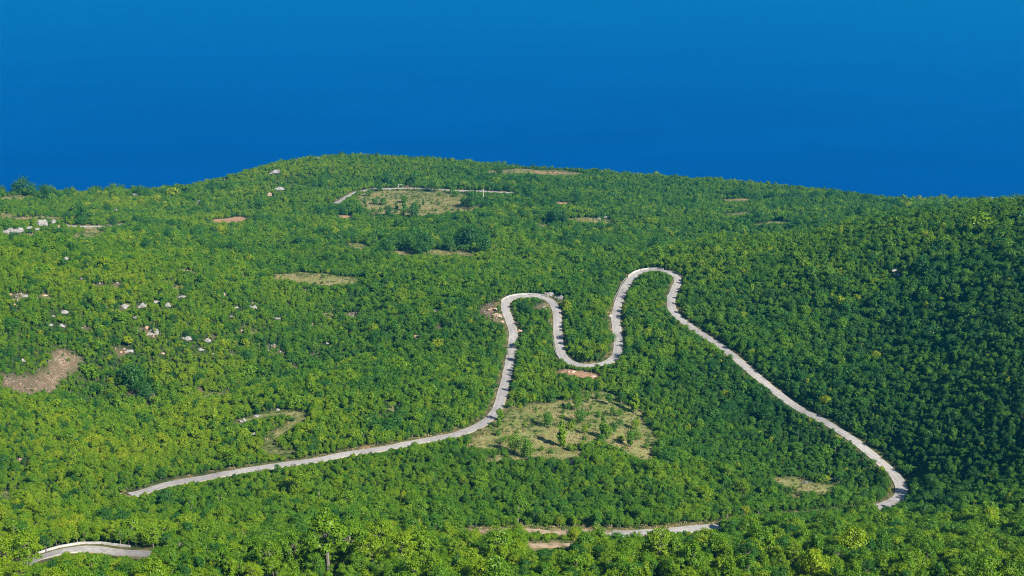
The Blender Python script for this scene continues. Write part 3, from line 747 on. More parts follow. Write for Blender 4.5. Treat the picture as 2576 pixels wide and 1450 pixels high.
# ------------------------------------------------------------------ individually placed trees and bushes
def z6(a, b): return 1163.7 + .2197 * a, 943.5 + .2197 * b
SOLO = []   # u, v of the foot, width px, kind, tint, label, category, group
BG = 'bushes on the near meadow'
for (a, b, w, kd, ti, lab) in [
  (975,595,150,'oak',.32,'largest bush on the meadow, dark with a white boulder at its foot'),
  (1345,560,145,'oak',.30,'wide round green bush in the middle of the meadow'),
  (1262,570,60,'bush',.50,'small bush touching the lower left of the wide round meadow bush'),
  (1235,632,80,'bush',.72,'yellow-green round bush alone on the meadow'),
  (1400,680,85,'scrub',.66,'upright olive bush right of the yellow-green one on the meadow'),
  (1452,610,50,'bush',.36,'small dark bush behind the upright olive bush'),
  (1395,755,55,'bush',.30,'low dark bush below the upright olive bush'),
  (405,705,70,'bush',.34,'round dark bush near the road at the left end of the meadow'),
  (412,605,48,'cone',.46,'small pointed bush above the round dark one near the road'),
  (455,805,62,'airy',.38,'little tree with a bare stem at the left end of the meadow'),
  (1140,830,110,'cone',.58,'tall conical bush at the lower middle of the meadow'),
  (1610,745,95,'cone',.40,'dark conical shrub at the left of the big meadow thicket'),
  (1660,740,130,'oak',.52,'tall leaning tree in the big thicket right of the meadow'),
  (1720,690,90,'airy',.16,'grey-green withered tree in the big meadow thicket'),
  (1595,770,90,'bush',.30,'low bush at the foot of the big meadow thicket'),
  (1820,770,80,'bush',.70,'olive round bush right of the big meadow thicket'),
  (1930,840,110,'scrub',.34,'green tree with a long shadow at the lower right of the meadow'),
  (2000,760,100,'scrub',.50,'bushy tree between two others on the right of the meadow'),
  (2100,850,70,'bush',.40,'low bush alone at the lower right of the meadow'),
  (2195,870,60,'bush',.36,'small bush near the right corner of the meadow'),
  (2130,520,90,'scrub',.62,'olive tree at the right margin of the meadow'),
  (1965,450,95,'cone',.62,'tall pointed olive tree in the upper right of the meadow'),
  (1970,640,95,'scrub',.68,'yellowish tree just below the pointed olive one'),
  (1800,610,80,'airy',.20,'grey-leaved bush in the upper right of the meadow'),
  (1790,490,80,'scrub',.36,'round bush above the grey-leaved one on the meadow'),
  (1715,465,70,'scrub',.30,'dark bush casting a long shadow in the upper right meadow'),
  (1675,350,80,'scrub',.26,'dark round tree at the top right of the meadow'),
  (1545,292,75,'scrub',.34,'green tree with its shadow at the top of the meadow'),
  (1425,320,80,'scrub',.44,'bush at the top of the meadow left of the shadowed tree'),
  (1310,405,120,'scrub',.42,'broad bush clump in the upper middle of the meadow'),
  (1215,400,80,'bush',.32,'dark bush joined to the left of the broad clump'),
  (1150,445,50,'bush',.30,'small round bush left below the broad clump'),
  (1130,390,35,'bush',.34,'tiny bush left of the broad clump'),
  (1560,490,60,'bush',.40,'low spreading bush right of the middle of the meadow'),
  (1465,405,40,'bush',.30,'tiny dark bush right of the broad clump'),
  (1445,465,45,'bush',.36,'tiny bush between the wide round one and the broad clump'),
  (1525,550,40,'bush',.42,'tiny bush below the low spreading one'),
  (840,415,40,'bush',.42,'tiny bush in the upper left of the meadow'),
  (895,400,30,'bush',.38,'tiniest bush at the upper left of the meadow'),
  (1135,500,50,'bush',.46,'thin low bush left of the wide round one'),
  (1010,325,120,'oak',.26,'big dark round bush at the upper edge of the meadow'),
  (895,300,75,'bush',.50,'round bush left of the big dark one at the upper edge'),
  (430,525,85,'scrub',.48,'bright tree standing at the roadside by the meadow'),
  (1015,905,60,'bush',.38,'round bush in the lower clearing of the meadow'),
  (905,880,60,'bush',.46,'low bush in the lower clearing left of the round one'),
  (580,890,190,'oak',.46,'broad tree group at the lower left of the meadow'),
  (745,960,190,'oak',.42,'broad dark tree at the lower edge of the meadow'),
  (505,945,55,'bush',.44,'small bush below the broad lower left tree group'),
  (1770,310,50,'bush',.42,'small bush right of the dark round tree at the top'),
  (1880,420,40,'bush',.40,'small bush left of the pointed olive tree'),
  (1850,850,35,'bush',.44,'tiny low bush under the olive round bush'),
  (1775,860,35,'bush',.46,'tiny low bush left of another under the olive round bush'),
 ]:
    u, v = z6(a, b); SOLO.append((u, v, w * .2197, kd, ti, lab, 'bush', BG))
BF = 'bushes on the far meadow'
for (a, b, w, kd, ti, lab) in [
  (565,440,90,'bush',.34,'rounded bush at the upper left of the far meadow'), (430,415,55,'bush',.40,'bush on the roadside where the far road bends'),
  (650,545,80,'bush',.26,'left half of the paired dark bushes on the far meadow'), (745,555,95,'bush',.22,'right half of the paired dark bushes on the far meadow'),
  (1025,520,95,'bush',.36,'widest round bush in the middle of the far meadow'), (512,560,38,'cone',.22,'dark pointed bush left on the far meadow'),
  (695,475,32,'bush',.24,'small dark bush above the paired ones'), (770,490,24,'bush',.26,'tiny bush right above the paired ones'), (735,440,36,'bush',.4,'small pale bush near the far road'),
  (720,640,60,'bush',.40,'bush at the lower left of the far meadow'), (625,640,50,'bush',.34,'bush left of another at the lower left of the far meadow'),
  (922,605,52,'bush',.26,'round dark bush in the lower middle of the far meadow'), (1018,622,58,'cone',.30,'pointed taller bush in the lower middle of the far meadow'),
  (912,655,48,'bush',.28,'bush below the round dark one on the far meadow'), (912,555,40,'bush',.34,'bush above the round dark one on the far meadow'),
  (1220,575,36,'bush',.30,'small bush right of the middle of the far meadow'), (1265,555,30,'cone',.22,'small dark pointed bush right of the middle of the far meadow'),
  (1462,555,36,'bush',.36,'small bush on the right of the far meadow'), (1425,640,40,'bush',.22,'dark low bush near the lower edge of the far meadow'), (1560,615,36,'bush',.26,'low bush at the lower right of the far meadow'),
  (1480,430,40,'bush',.40,'small bush at the upper right of the far meadow'), (1640,405,80,'bush',.36,'bush below the far road on its right part'), (1685,445,75,'bush',.32,'bush just under another on the right of the far road'),
  (815,715,130,'oak',.10,'dark big bush at the lower left rim of the far meadow'), (1140,730,170,'oak',.20,'broad green tree at the lower rim of the far meadow'), (1000,710,70,'scrub',.36,'narrow tree left of the broad green one at the lower rim'),
  (1440,385,110,'scrub',.42,'hedge-like bush right under the far road'), (690,375,105,'oak',.16,'dark tree standing on the road by the far meadow'), (1370,360,120,'oak',.22,'green tree interrupting the far road at its middle'),
  (1900,590,190,'oak',.14,'large dark tree group on the right of the far meadow'), (1960,560,130,'oak',.22,'tree overlapping the large dark group on the far meadow'), (1900,610,80,'airy',.30,'pale green tree in front of the large dark group'), (1770,560,60,'bush',.34,'bush left of the large dark group on the far meadow'),
  (820,300,130,'oak',.10,'dark tree behind the gravel heap, left one'), (1000,275,120,'oak',.14,'dark tree directly behind the gravel heap'), (1140,300,150,'oak',.18,'large tree right of the gravel heap'),
 ]:
    SOLO.append((817.7 + a * .1954, 408.8 + b * .1954, w * .1954, kd, ti, lab, 'bush' if kd in ('bush', 'cone') else 'tree', BF))
BD = 'large dark trees in the middle distance'
for (u, v, w, ti, lab) in [
  (1071,640,46,.06,'large dark tree left of the brown clearings'), (1064,644,38,.10,'dark round tree low in front of the brown clearing'), (1160,622,40,.06,'dark tree at the back of the dense grove'),
  (1188,624,46,.03,'darkest and tallest tree of the dense grove'), (1218,638,44,.10,'broad dark tree at the right end of the dense grove'), (1133,632,26,.18,'slim tree with a pale stem by the brown clearing'),
  (1022,632,36,.16,'dark tree at the left end of the grove line'), (972,640,40,.16,'round tree left of the grove by the small clearing'), (1396,566,32,.04,'dark tree with bare stems in the middle distance'), (1416,566,30,.06,'dark tree right beside the bare stemmed one'),
  (1445,506,26,.08,'dark tree in front of the red earth patch'), (1255,442,24,.16,'round tree in the red earth track'), (1340,426,11,.06,'dark skyline tree above the red earth track'), (1400,550,30,.14,'dark tree behind the bare stemmed pair'),
  (40,486,26,.08,'dark tree on the skyline at the left, left of a pair'), (58,490,34,.12,'dark tree on the skyline at the left, right of a pair'), (82,496,30,.20,'green tree right of the dark skyline pair'), (115,505,34,.10,'dark tree under the left skyline'), (132,500,20,.06,'narrow dark tree poking up from the left skyline'),
  (172,556,22,.04,'pointed dark tree above the short far road'), (284,572,24,.04,'dark tree at the right end of the short far road'), (210,562,40,.16,'broad tree above the short far road'), (208,602,12,.14,'small dark bush on the pale field below the short far road'),
  (368,632,26,.06,'single dark round tree behind the left ridge'), (345,990,60,.12,'wide dark oak in the hollow below the stony hill'), (368,1010,46,.08,'dark pine-like tree under the wide oak in the hollow'),
 ]:
    SOLO.append((u, v, w, 'oak', ti, lab, 'tree', BD))
BFG = 'tall foreground beeches'
for (u, v, w, ti, lab) in [
  (828,1450,80,.52,'tall beech with forked pale trunk at the bottom edge'), (752,1442,70,.46,'tall beech with a dark leaning trunk left of the forked one'), (880,1432,72,.50,'broad beech behind the forked trunk at the bottom'), (940,1445,70,.66,'yellow-green beech right of the forked trunk'),
  (1010,1448,70,.66,'slender beech with pale stems right of the yellow-green one'), (1060,1438,54,.55,'beech at the right of the slender pale stems'), (690,1455,60,.54,'beech at the left of the leaning trunk'), (960,1415,62,.62,'rearmost beech of the bottom edge group'),
  (20,1452,74,.66,'beech in the bottom left corner'), (75,1448,70,.60,'dark beech next to the bottom left corner'),
  (2304,1252,34,.30,'tall tree that throws its shadow over the lower road bend'),
 ]:
    SOLO.append((u, v, w, 'beech' if w > 50 else 'oak', ti, lab, 'tree', BFG))
# thinning the wood around them
solo_xy = []
for (u, v, w, kd, *_r) in SOLO:
    x, y, z = hit(u, v); D = math.hypot(y, CAMZ - z); wm = w * D / F0
    solo_xy.append((x, y, z, wm))
ok = np.ones(n, bool)
for (x, y, z, wm) in solo_xy:
    d = np.hypot(tx - x, ty - y); ok &= d > wm * .42 + .4
    # keep the foot of a solitary tree from being buried by what stands right before it
    f = (tx - x) * (-x / math.hypot(x, y)) + (ty - y) * (-y / math.hypot(x, y)); s = np.abs((tx - x) * y / math.hypot(x, y) - (ty - y) * x / math.hypot(x, y))
    near = (f > 0) & (f < wm * 1.2) & (s < wm * .4); ok &= ~(near & (rnd < .5))
for (x, y, mw) in RPOS: ok &= np.hypot(tx - x, ty - y - mw * .3) > mw * .5
# poles and signs stay free
FREE = [(1216, 499), (1206, 452), (1535, 803), (1304, 868), (1423, 860), (1388, 822)]
for (u, v) in FREE:
    x, y, z = hit(u, v); ok &= ~((np.abs(tx - x * ty / y) < 2.2) & (ty < y + 1) & (ty > y - 16))
tx, ty, tz, th, tw, kind, rz, tint, rnd = [a[ok] for a in (tx, ty, tz, th, tw, kind, rz, tint, rnd)]
n = len(tx)

def crown_width_of(k):  # unit crown width of a library tree, from its mesh
    me = PM[k][1]; a = np.empty(len(me.vertices) * 3, np.float32); me.vertices.foreach_get('co', a); a = a.reshape(-1, 3)
    return float(max(np.ptp(a[:, 0]), np.ptp(a[:, 1])))
CWU = {k: crown_width_of(k) for k in range(len(PM))}

def place(name, k, x, y, z, sxy, sz, rot, ti, label, cat, group):
    r = bpy.data.objects.new(name, None); COL.objects.link(r)
    r.location = (x, y, z); r.rotation_euler = (0, 0, rot); r.scale = (sxy, sxy, sz); r.empty_display_size = .5
    tag(r, label, cat, group)
    t = bpy.data.objects.new('trunk', PM[k][0]); COL.objects.link(t); t.parent = r
    c = bpy.data.objects.new('crown', PM[k][1]); COL.objects.link(c); c.parent = r
    c['tint'] = float(ti); t['tint'] = float(ti)
    return r
for i, ((u, v, w, kd, ti, lab, cat, grp), (x, y, z, wm)) in enumerate(zip(SOLO, solo_xy)):
    ks = KINDS[kd]; k = ks[i % len(ks)]
    s = wm / CWU[k] * 1.3
    hmul = {'beech': 1.0, 'oak': 1.0, 'bush': .95, 'cone': 1.05, 'airy': 1.0, 'scrub': 1.0}[kd]
    place('bush' if cat == 'bush' else 'tree', k, x, y, float(hz(x, y)), s, s * hmul, (i * 2.4) % 6.28, ti, lab, cat, grp)

# the foreground trees that show largest, each an object of its own
N_IND = 240
pu, pv, pd = project(tx, ty, tz + th * .6)
wpx = np.array([CWU[k] for k in kind]) * tw / pd * F0
cand = np.argsort(pd)
cand = cand[(pu[cand] > -20) & (pu[cand] < W0 + 20) & (pv[cand] < H0 + 40)][:3500]
zb = np.zeros((290, 516), bool); vis = {}
gy_, gx_ = np.mgrid[0:290, 0:516]
for i in cand:
    cu, cv, rx = pu[i] / 5, pv[i] / 5, wpx[i] / 10; ry = th[i] * .45 / pd[i] * F0 / 5
    a0, a1 = max(0, int(cv - ry)), min(290, int(cv + ry) + 2); b0, b1 = max(0, int(cu - rx)), min(516, int(cu + rx) + 2)
    if a0 >= a1 or b0 >= b1: vis[i] = 0; continue
    m = ((gx_[a0:a1, b0:b1] - cu) / max(rx, .5)) ** 2 + ((gy_[a0:a1, b0:b1] - cv) / max(ry, .5)) ** 2 < 1
    vis[i] = int((m & ~zb[a0:a1, b0:b1]).sum()); zb[a0:a1, b0:b1] |= m
ind = sorted(vis, key=lambda i: -vis[i])[:N_IND]
isind = np.zeros(n, bool); isind[ind] = True

def hue_word(t): return 'dark green' if t < .34 else 'mid-green' if t < .6 else 'fresh green' if t < .78 else 'yellow-green'
def where_word(u, v):
    row = 'at the bottom edge' if v > 1415 else 'near the bottom edge' if v > 1375 else 'above the bottom edge' if v > 1335 else 'in lower forest'
    z = [(120, 'in the left corner'), (380, 'by the pale road bend'), (640, 'left of the tall beeches'), (1080, 'among the tall beeches'), (1300, 'right of the tall beeches'),
         (1480, 'below the short road piece'), (1800, 'below the lower road'), (2100, 'right of the lower road'), (2330, 'below the right road'), (9999, 'in the right corner')]
    return row + ' ' + next(t for lim_, t in z if u < lim_)
groups = {}
for i in ind:
    groups.setdefault((hue_word(tint[i]), where_word(pu[i], pv[i])), []).append(i)
ORD = ['leftmost', 'second from left', 'third from left', 'fourth from left', 'fifth from left', 'sixth from left', 'seventh from left', 'eighth from left', 'ninth from left', 'tenth from left']
for (hw_, ww), L_ in groups.items():
    L_.sort(key=lambda i: pu[i])
    sub = {}
    for i in L_:
        sz = 'tall' if th[i] > 9.5 else 'low' if th[i] < 6 else 'medium'
        sub.setdefault(sz, []).append(i)
    for sz, S in sub.items():
        for q, i in enumerate(S):
            lab = f'{sz} {hw_} tree {ww}' + ('' if len(S) == 1 else ', ' + ORD[min(q, 9)])
            place('tree', int(kind[i]), tx[i], ty[i], tz[i], tw[i], th[i], rz[i], tint[i], lab, 'tree', 'foreground forest trees')

# ------------------------------------------------------------------ the rest of the wood: one mass
def instancer(name, x, y, z, sx, sz, rot, var, ti, coll, tilt=None):
    me = bpy.data.meshes.new(name); m = len(x)
    me.vertices.add(m); me.vertices.foreach_set('co', np.column_stack([x, y, z]).astype(np.float32).ravel())
    def at(nm, ty_, prop, a): me.attributes.new(nm, ty_, 'POINT').data.foreach_set(prop, a)
    at('siz', 'FLOAT_VECTOR', 'vector', np.column_stack([sx * RNG.uniform(.78, 1.28, m), sx * RNG.uniform(.78, 1.28, m), sz]).astype(np.float32).ravel())
    rt = np.zeros((m, 3), np.float32); rt[:, 2] = rot
    if tilt is not None: rt[:, :2] = tilt
    at('rot', 'FLOAT_VECTOR', 'vector', rt.ravel())
    at('var', 'INT', 'value', np.asarray(var, np.int32)); at('tint', 'FLOAT', 'value', np.asarray(ti, np.float32))
    o = new_obj(name, me)
    g = bpy.data.node_groups.new(name + '_scatter', 'GeometryNodeTree')
    g.interface.new_socket('Geometry', in_out='INPUT', socket_type='NodeSocketGeometry')
    g.interface.new_socket('Geometry', in_out='OUTPUT', socket_type='NodeSocketGeometry')
    gi = g.nodes.new('NodeGroupInput'); go = g.nodes.new('NodeGroupOutput')
    ip = g.nodes.new('GeometryNodeInstanceOnPoints'); ci = g.nodes.new('GeometryNodeCollectionInfo')
    ci.inputs['Collection'].default_value = coll; ci.inputs['Separate Children'].default_value = True; ci.inputs['Reset Children'].default_value = True
    ip.inputs['Pick Instance'].default_value = True
    def na(nm, dt):
        q = g.nodes.new('GeometryNodeInputNamedAttribute'); q.data_type = dt; q.inputs['Name'].default_value = nm
        return q.outputs['Attribute']
    e2r = g.nodes.new('FunctionNodeEulerToRotation')
    g.links.new(gi.outputs[0], ip.inputs['Points']); g.links.new(ci.outputs[0], ip.inputs['Instance'])
    g.links.new(na('var', 'INT'), ip.inputs['Instance Index']); g.links.new(na('rot', 'FLOAT_VECTOR'), e2r.inputs[0])
    g.links.new(e2r.outputs[0], ip.inputs['Rotation']); g.links.new(na('siz', 'FLOAT_VECTOR'), ip.inputs['Scale'])
    g.links.new(ip.outputs[0], go.inputs[0])
    md = o.modifiers.new('scatter', 'NODES'); md.node_group = g
    return o
r_ = ~isind
fo = instancer('forest', tx[r_], ty[r_], tz[r_], tw[r_], th[r_], rz[r_], kind[r_], tint[r_], proto_col, RNG.normal(0, .10, (int(r_.sum()), 2)))
tag(fo, 'dense green deciduous forest covering the hills between camera and sea', 'forest', kind='stuff')
print('trees', n, 'alone', len(ind), 'solo', len(SOLO))

# tufts of grass on the meadows and verges, loose stones on the scree
tuft_col = bpy.data.collections.new('tuft_library')
M_straw = simple('straw_grass', [(.3, (.15, .16, .045)), (.5, (.30, .25, .11)), (.7, (.44, .35, .18))], .12, .95)
M_herb = simple('green_herb', [(.3, (.035, .085, .014)), (.7, (.10, .15, .03))], .3, .95)
for q in range(4):
    rg = np.random.default_rng(700 + q); m_ = 26
    P = np.column_stack([rg.normal(0, .5, (m_, 2)), rg.uniform(.1, .5, m_)]); Nn = rg.normal(size=(m_, 3)); Nn[:, 2] = np.abs(Nn[:, 2]) * .6; Nn /= np.linalg.norm(Nn, axis=1)[:, None]
    v, f = leaf_quads(P, Nn, .34, rg, .4)
    tuft_col.objects.link(bpy.data.objects.new('library_tuft_%d' % q, mesh_np('tuft', v, f, [M_straw if q < 2 else M_herb])))
gx, gy = scatter(420, 1900, 2.1, 10)
cl = bil(np.maximum(mdry, mtrack), GX, GY, GS, gx, gy); rdg = bil(RD, GX, GY, GS, gx, gy)
kk = ((cl > .4) & (RNG.random(len(gx)) < .55) & (rdg > .6)) | ((rdg > .5) & (rdg < 5) & (RNG.random(len(gx)) < .6))
gx, gy = gx[kk], gy[kk]; m_ = len(gx); s = RNG.uniform(.5, 1.5, m_)
tv = np.where(fbm(gx / 25, gy / 25, 201, 2) + RNG.normal(0, .25, m_) > .02, RNG.integers(2, 4, m_), RNG.integers(0, 2, m_))
go_ = instancer('grass', gx, gy, hz(gx, gy), s, s * RNG.uniform(.5, 1.1, m_), RNG.uniform(0, 6.28, m_), tv, np.full(m_, .5), tuft_col)
tag(go_, 'dry straw and green grass tufts on clearings and road verges', 'grass', kind='stuff')
stone_col = bpy.data.collections.new('stone_library')
for q in range(3):
    stone_col.objects.link(bpy.data.objects.new('library_stone_%d' % q, rock_mesh('stone', 750 + q, 1, .8, .45, [M_rock, M_redrock, M_rock][q])))
gx, gy = scatter(560, 1250, 1.7, 10)
cl = bil(np.maximum(mscree, .8 * mred), GX, GY, GS, gx, gy); fl_ = bil(flk, GX, GY, GS, gx, gy); kk = ((cl > .35) & (RNG.random(len(gx)) < .45)) | ((fl_ > .3) & (RNG.random(len(gx)) < .30)); gx, gy = gx[kk], gy[kk]; m_ = len(gx)
s = np.exp(RNG.normal(-.65, .45, m_)) * np.where(bil(flk, GX, GY, GS, gx, gy) > .3, 2.0, 1.0)
so = instancer('rubble', gx, gy, hz(gx, gy) + .05, s, s, RNG.uniform(0, 6.28, m_), RNG.integers(0, 3, m_), np.full(m_, .5), stone_col)
tag(so, 'loose pale stones scattered over the stony bare slopes', 'rubble', kind='stuff')

# ------------------------------------------------------------------ walls and rails along the hairpins
def nearest(c, u, v):
    x, y, z = hit(u, v); return int(np.argmin(np.hypot(c[:, 0] - x, c[:, 1] - y)))
def wall_along(name, c, a, b, side, off, h, th_, m, label, cat, gap=None, base=-.4, group=None):
    if a > b: a, b = b, a
    t, nr = frame2d(c); bm = bmesh.new(); step = 3
    ks = list(range(a, b - step + 1, step))
    for q, k in enumerate(ks):
        if gap and q % gap == gap - 1: continue
        p = []
        for kk in (k, k + step):
            ctr = c[kk, :2] + nr[kk] * side * off; tt = nr[kk] * th_ / 2
            zz = c[kk, 2]
            p.append([Vector((*(ctr - tt), zz + base)), Vector((*(ctr + tt), zz + base)), Vector((*(ctr + tt * .7), zz + h)), Vector((*(ctr - tt * .7), zz + h))])
        A = [bm.verts.new(x) for x in p[0]]; B = [bm.verts.new(x) for x in p[1]]
        for i in range(4): bm.faces.new((A[i], A[(i + 1) % 4], B[(i + 1) % 4], B[i]))
        bm.faces.new(A[::-1]); bm.faces.new(B)
    me = bpy.data.meshes.new(name); bm.to_mesh(me); bm.free(); me.materials.append(m)
    return tag(new_obj(name, me), label, cat, group)
main = LINES[0][1]; bend = LINES[3][1]; farl = LINES[5][1]
def outer(c, a, b):
    """side of the road away from the centre of its curve"""
    t, nr = frame2d(c); k = (a + b) // 2; mid = (c[a, :2] + c[b, :2]) / 2
    return 1 if np.dot(c[k, :2] - mid, nr[k]) > 0 else -1
WG = 'low roadside walls'
for c, p, q, off, h, lab, gap in [
  (main, (1272, 763), (1378, 753), 3.3, .95, 'low white concrete wall round the outside of the left hairpin', 9),
  (main, (1590, 701), (1668, 681), 3.3, .95, 'low white concrete wall round the top of the right hairpin', 8),
  (main, (1409, 882), (1440, 917), 3.4, .9, 'short pale wall outside the lower bend of the road', 4),
  (bend, (100, 1404), (318, 1392), 4.3, .4, 'white wall curving along the bottom left road bend', 11)]:
    a, b = nearest(c, *p), nearest(c, *q)
    wall_along('concrete_wall', c, a, b, outer(c, min(a, b), max(a, b)), off, h, .35, M_concrete, lab, 'wall', gap, group=WG)
def guard_rail(c, p, q, side, off, label):
    a, b = sorted((nearest(c, *p), nearest(c, *q))); t, nr = frame2d(c)
    r = bpy.data.objects.new('guard_rail', None); COL.objects.link(r); tag(r, label, 'guard rail', 'steel guard rails')
    r.location = (*(c[a, :2] + nr[a] * side * off), c[a, 2])
    bm = bmesh.new()
    for k in range(a, b - 1, 2):
        A, B = [[Vector((*(c[kk, :2] + nr[kk] * side * (off + dx) - np.array(r.location[:2])), c[kk, 2] + zz - r.location[2])) for dx, zz in ((-.06, .45), (.06, .45), (.06, .85), (-.06, .85))] for kk in (k, k + 2)]
        A = [bm.verts.new(x) for x in A]; B = [bm.verts.new(x) for x in B]
        for i in range(4): bm.faces.new((A[i], A[(i + 1) % 4], B[(i + 1) % 4], B[i]))
    me = bpy.data.meshes.new('rail'); bm.to_mesh(me); bm.free(); me.materials.append(M_steel); new_obj('rail', me, r)
    for k in range(a, b, 5):
        v, f = limb((0, 0, -.4), (0, 0, .8), .09, .08, 6); o = new_obj('post', mesh_np('post', v, f, [M_steel]), r)
        o.location = (*(c[k, :2] + nr[k] * side * (off + .16) - np.array(r.location[:2])), c[k, 2] - r.location[2])
def side_of(c, p, q):
    """which side of the centreline at p the pixel q lies on"""
    k = nearest(c, *p); t, nr = frame2d(c); x, y, z = hit(*q); return 1 if np.dot(np.array([x, y]) - c[k, :2], nr[k]) > 0 else -1
guard_rail(main, (1556, 762), (1588, 703), side_of(main, (1573, 723), (1560, 722)), 3.25, 'steel guard rail on the left of the road climbing to the right hairpin')
guard_rail(main, (1405, 850), (1410, 882), side_of(main, (1406, 862), (1392, 862)), 3.25, 'steel guard rail left of the road above its lower bend')
guard_rail(main, (1704, 700), (1680, 684), outer(main, *sorted((nearest(main, 1704, 700), nearest(main, 1650, 680)))), 3.25, 'steel guard rail at the right end of the right hairpin')

# ------------------------------------------------------------------ signs, posts, poles, gravel heap
def sign(u, v, label, hgt, s, red=False):
    x, y, z = hit(u, v); z = float(hz(x, y))
    r = bpy.data.objects.new('road_sign', None); COL.objects.link(r); r.location = (x, y, z); tag(r, label, 'road sign', 'road signs')
    v_, f_ = limb((0, .04, -.4), (0, .04, hgt), .05, .05, 8); new_obj('post', mesh_np('post', v_, f_, [M_steel]), r)
    bm = bmesh.new(); P = [(-s / 2, 0, hgt - .1), (s / 2, 0, hgt - .1), (0, 0, hgt - .1 + s * .87)]
    A = [bm.verts.new((a, -.02, c)) for a, b, c in P]; B = [bm.verts.new((a, .02, c)) for a, b, c in P]
    bm.faces.new(A); bm.faces.new(B[::-1])
    for i in range(3): bm.faces.new((A[i], B[i], B[(i + 1) % 3], A[(i + 1) % 3]))
    me = bpy.data.meshes.new('plate'); bm.to_mesh(me); bm.free(); me.materials.append(M_white); new_obj('plate', me, r)
    if red:
        bm = bmesh.new(); c0 = Vector((0, 0, hgt - .1 + s * .29))
        out_ = [Vector((a, -.028, c)) for a, b, c in P]; inn = [c0 + (Vector((p.x, 0, p.z)) - c0) * .68 + Vector((0, -.028, 0)) for p in out_]
        O = [bm.verts.new(p) for p in out_]; I = [bm.verts.new(p) for p in inn]
        for i in range(3): bm.faces.new((O[i], O[(i + 1) % 3], I[(i + 1) % 3], I[i]))
        me = bpy.data.meshes.new('border'); bm.to_mesh(me); bm.free(); me.materials.append(M_red); new_obj('border', me, r)
sign(1536, 803, 'white triangular sign seen from the left of the road rising to the right hairpin', 1.5, 1.7)
sign(1304, 868, 'small triangular warning sign with red border by the road below the left hairpin', 1.4, 1.2, True)
def post(u, v, label, m):
    x, y, z = hit(u, v); r = bpy.data.objects.new('marker_post', None); COL.objects.link(r); r.location = (x, y, float(hz(x, y))); tag(r, label, 'marker post', 'roadside marker posts')
    v_, f_ = limb((0, 0, -.3), (0, 0, 1.5), .09, .08, 8); new_obj('shaft', mesh_np('shaft', v_, f_, [M_white]), r)
    v_, f_ = limb((0, 0, 1.5), (0, 0, 1.9), .12, .11, 8); new_obj('cap', mesh_np('cap', v_, f_, [m]), r)
post(1423, 860, 'thin white marker post with bluish cap right of the middle road leg', M_blue)
post(1388, 822, 'thin marker post left of the middle road leg', M_steel)
def pole(u, v, hgt, label, arm):
    x, y, z = hit(u, v); r = bpy.data.objects.new('utility_pole', None); COL.objects.link(r); r.location = (x, y, float(hz(x, y))); tag(r, label, 'pole', 'utility poles')
    v_, f_ = limb((0, 0, -.8), (0, 0, hgt), .30, .17, 10); new_obj('shaft', mesh_np('shaft', v_, f_, [M_white if arm else M_concrete]), r)
    v_, f_ = limb((-.9, 0, hgt - .5), (.9, 0, hgt - .5), .08, .08, 6); new_obj('crossarm', mesh_np('crossarm', v_, f_, [M_steel]), r)
    for dx in (-.8, 0, .8):
        v_, f_ = limb((dx, 0, hgt - .42), (dx, 0, hgt - .12), .07, .05, 6)
        if dx: new_obj('insulator', mesh_np('insulator', v_, f_, [M_white]), r)
pole(1216, 499, 10.0, 'tall white concrete pole at the right end of the far meadow', True)
pole(1206, 452, 8.5, 'thin grey pole in the trees above the far road', False)
x, y, z = hit(1006, 471)
me = rock_mesh('gravel_heap', 881, 10.5, 7.0, 2.6, M_gravel)
o = new_obj('gravel_heap', me); o.location = (x, y + 1.5, float(hz(x, y))); tag(o, 'white gravel heap dumped beside the far road', 'gravel heap')

# ------------------------------------------------------------------ air
HAZE = .000075
if HAZE:
    bm = bmesh.new(); bmesh.ops.create_cube(bm, size=1.0)
    for v in bm.verts:
        v.co = Vector((v.co.x * 61000, 7500 + v.co.y * 76000, -60 if v.co.z < 0 else 840))
    me = bpy.data.meshes.new('haze'); bm.to_mesh(me); bm.free()
    m, nt, out = mat('haze_air')
    pv_ = N(nt, 'ShaderNodeVolumePrincipled'); pv_.inputs['Color'].default_value = (.012, .49, 1.0, 1); pv_.inputs['Density'].default_value = HAZE; pv_.inputs['Anisotropy'].default_value = .2
    L(nt, pv_.outputs[0], out.inputs['Volume']); me.materials.append(m)
    tag(new_obj('haze', me), 'thin bluish summer haze in the air over hills and sea', 'haze', kind='stuff')

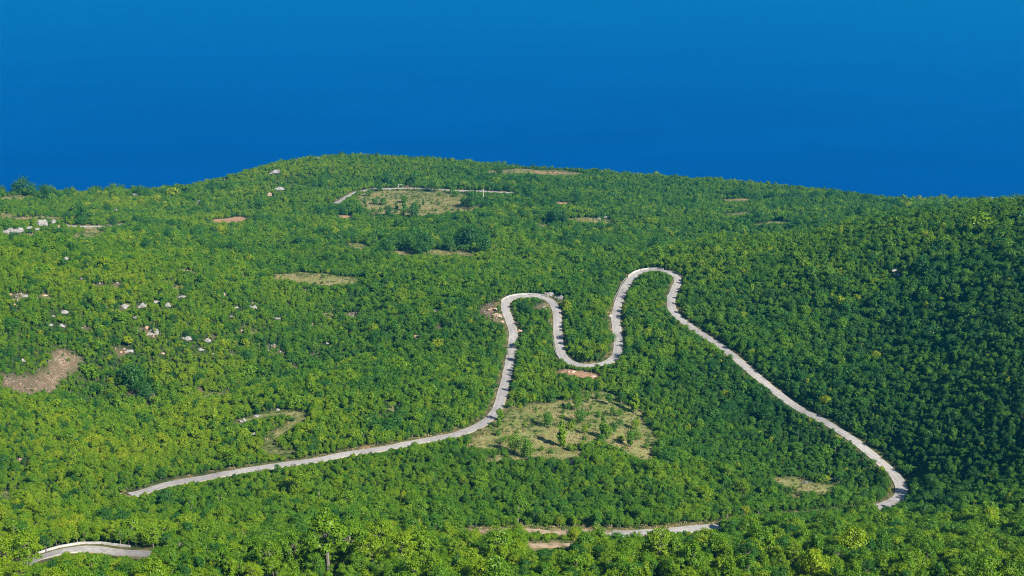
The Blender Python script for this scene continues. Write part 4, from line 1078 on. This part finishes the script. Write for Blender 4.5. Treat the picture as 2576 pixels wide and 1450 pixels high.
# ------------------------------------------------------------------ light and camera
SUN_EL, SUN_DIR = math.radians(37), Vector((.70, -.71, 0))       # low sun behind the viewer's right shoulder
w = bpy.data.worlds.new('World'); C.world = w; w.use_nodes = True
nt = w.node_tree; nt.nodes.clear()
sky = nt.nodes.new('ShaderNodeTexSky'); sky.sky_type = 'NISHITA'; sky.sun_disc = False; sky.sun_elevation = SUN_EL
sky.sun_rotation = math.atan2(SUN_DIR.x, SUN_DIR.y); sky.altitude = 800; sky.air_density = 1.0; sky.dust_density = .4; sky.ozone_density = 2.0
bg = nt.nodes.new('ShaderNodeBackground'); bg.inputs[1].default_value = .056
wo = nt.nodes.new('ShaderNodeOutputWorld'); L(nt, sky.outputs[0], bg.inputs[0]); L(nt, bg.outputs[0], wo.inputs[0])
sl = bpy.data.lights.new('sun', 'SUN'); sl.energy = 4.6; sl.angle = math.radians(.53); sl.color = (1.0, .93, .82)
so = bpy.data.objects.new('sun', sl); COL.objects.link(so)
sv = Vector((SUN_DIR.x * math.cos(SUN_EL), SUN_DIR.y * math.cos(SUN_EL), math.sin(SUN_EL)))
so.rotation_euler = sv.to_track_quat('Z', 'Y').to_euler(); so.location = (200, -200, 1200)
cam = bpy.data.cameras.new('camera'); cam.sensor_width = 36; cam.lens = 18 / math.tan(HFOV / 2); cam.clip_start = .5; cam.clip_end = 120000
co = bpy.data.objects.new('camera', cam); COL.objects.link(co); co.location = (0, 0, CAMZ); co.rotation_euler = (math.pi / 2 - PITCH, 0, 0)
C.camera = co
C.view_settings.view_transform = 'Standard'; C.view_settings.look = 'None'; C.view_settings.exposure = .88; C.view_settings.gamma = 1
cy = C.cycles
cy.max_bounces = 5; cy.diffuse_bounces = 3; cy.glossy_bounces = 2; cy.transmission_bounces = 2; cy.volume_bounces = 0; cy.transparent_max_bounces = 4
cy.use_denoising = True; cy.denoiser = 'OPENIMAGEDENOISE'; cy.denoising_input_passes = 'RGB_ALBEDO_NORMAL'; cy.denoising_prefilter = 'NONE'
cy.pixel_filter_type = 'BLACKMAN_HARRIS'; cy.filter_width = 1.1
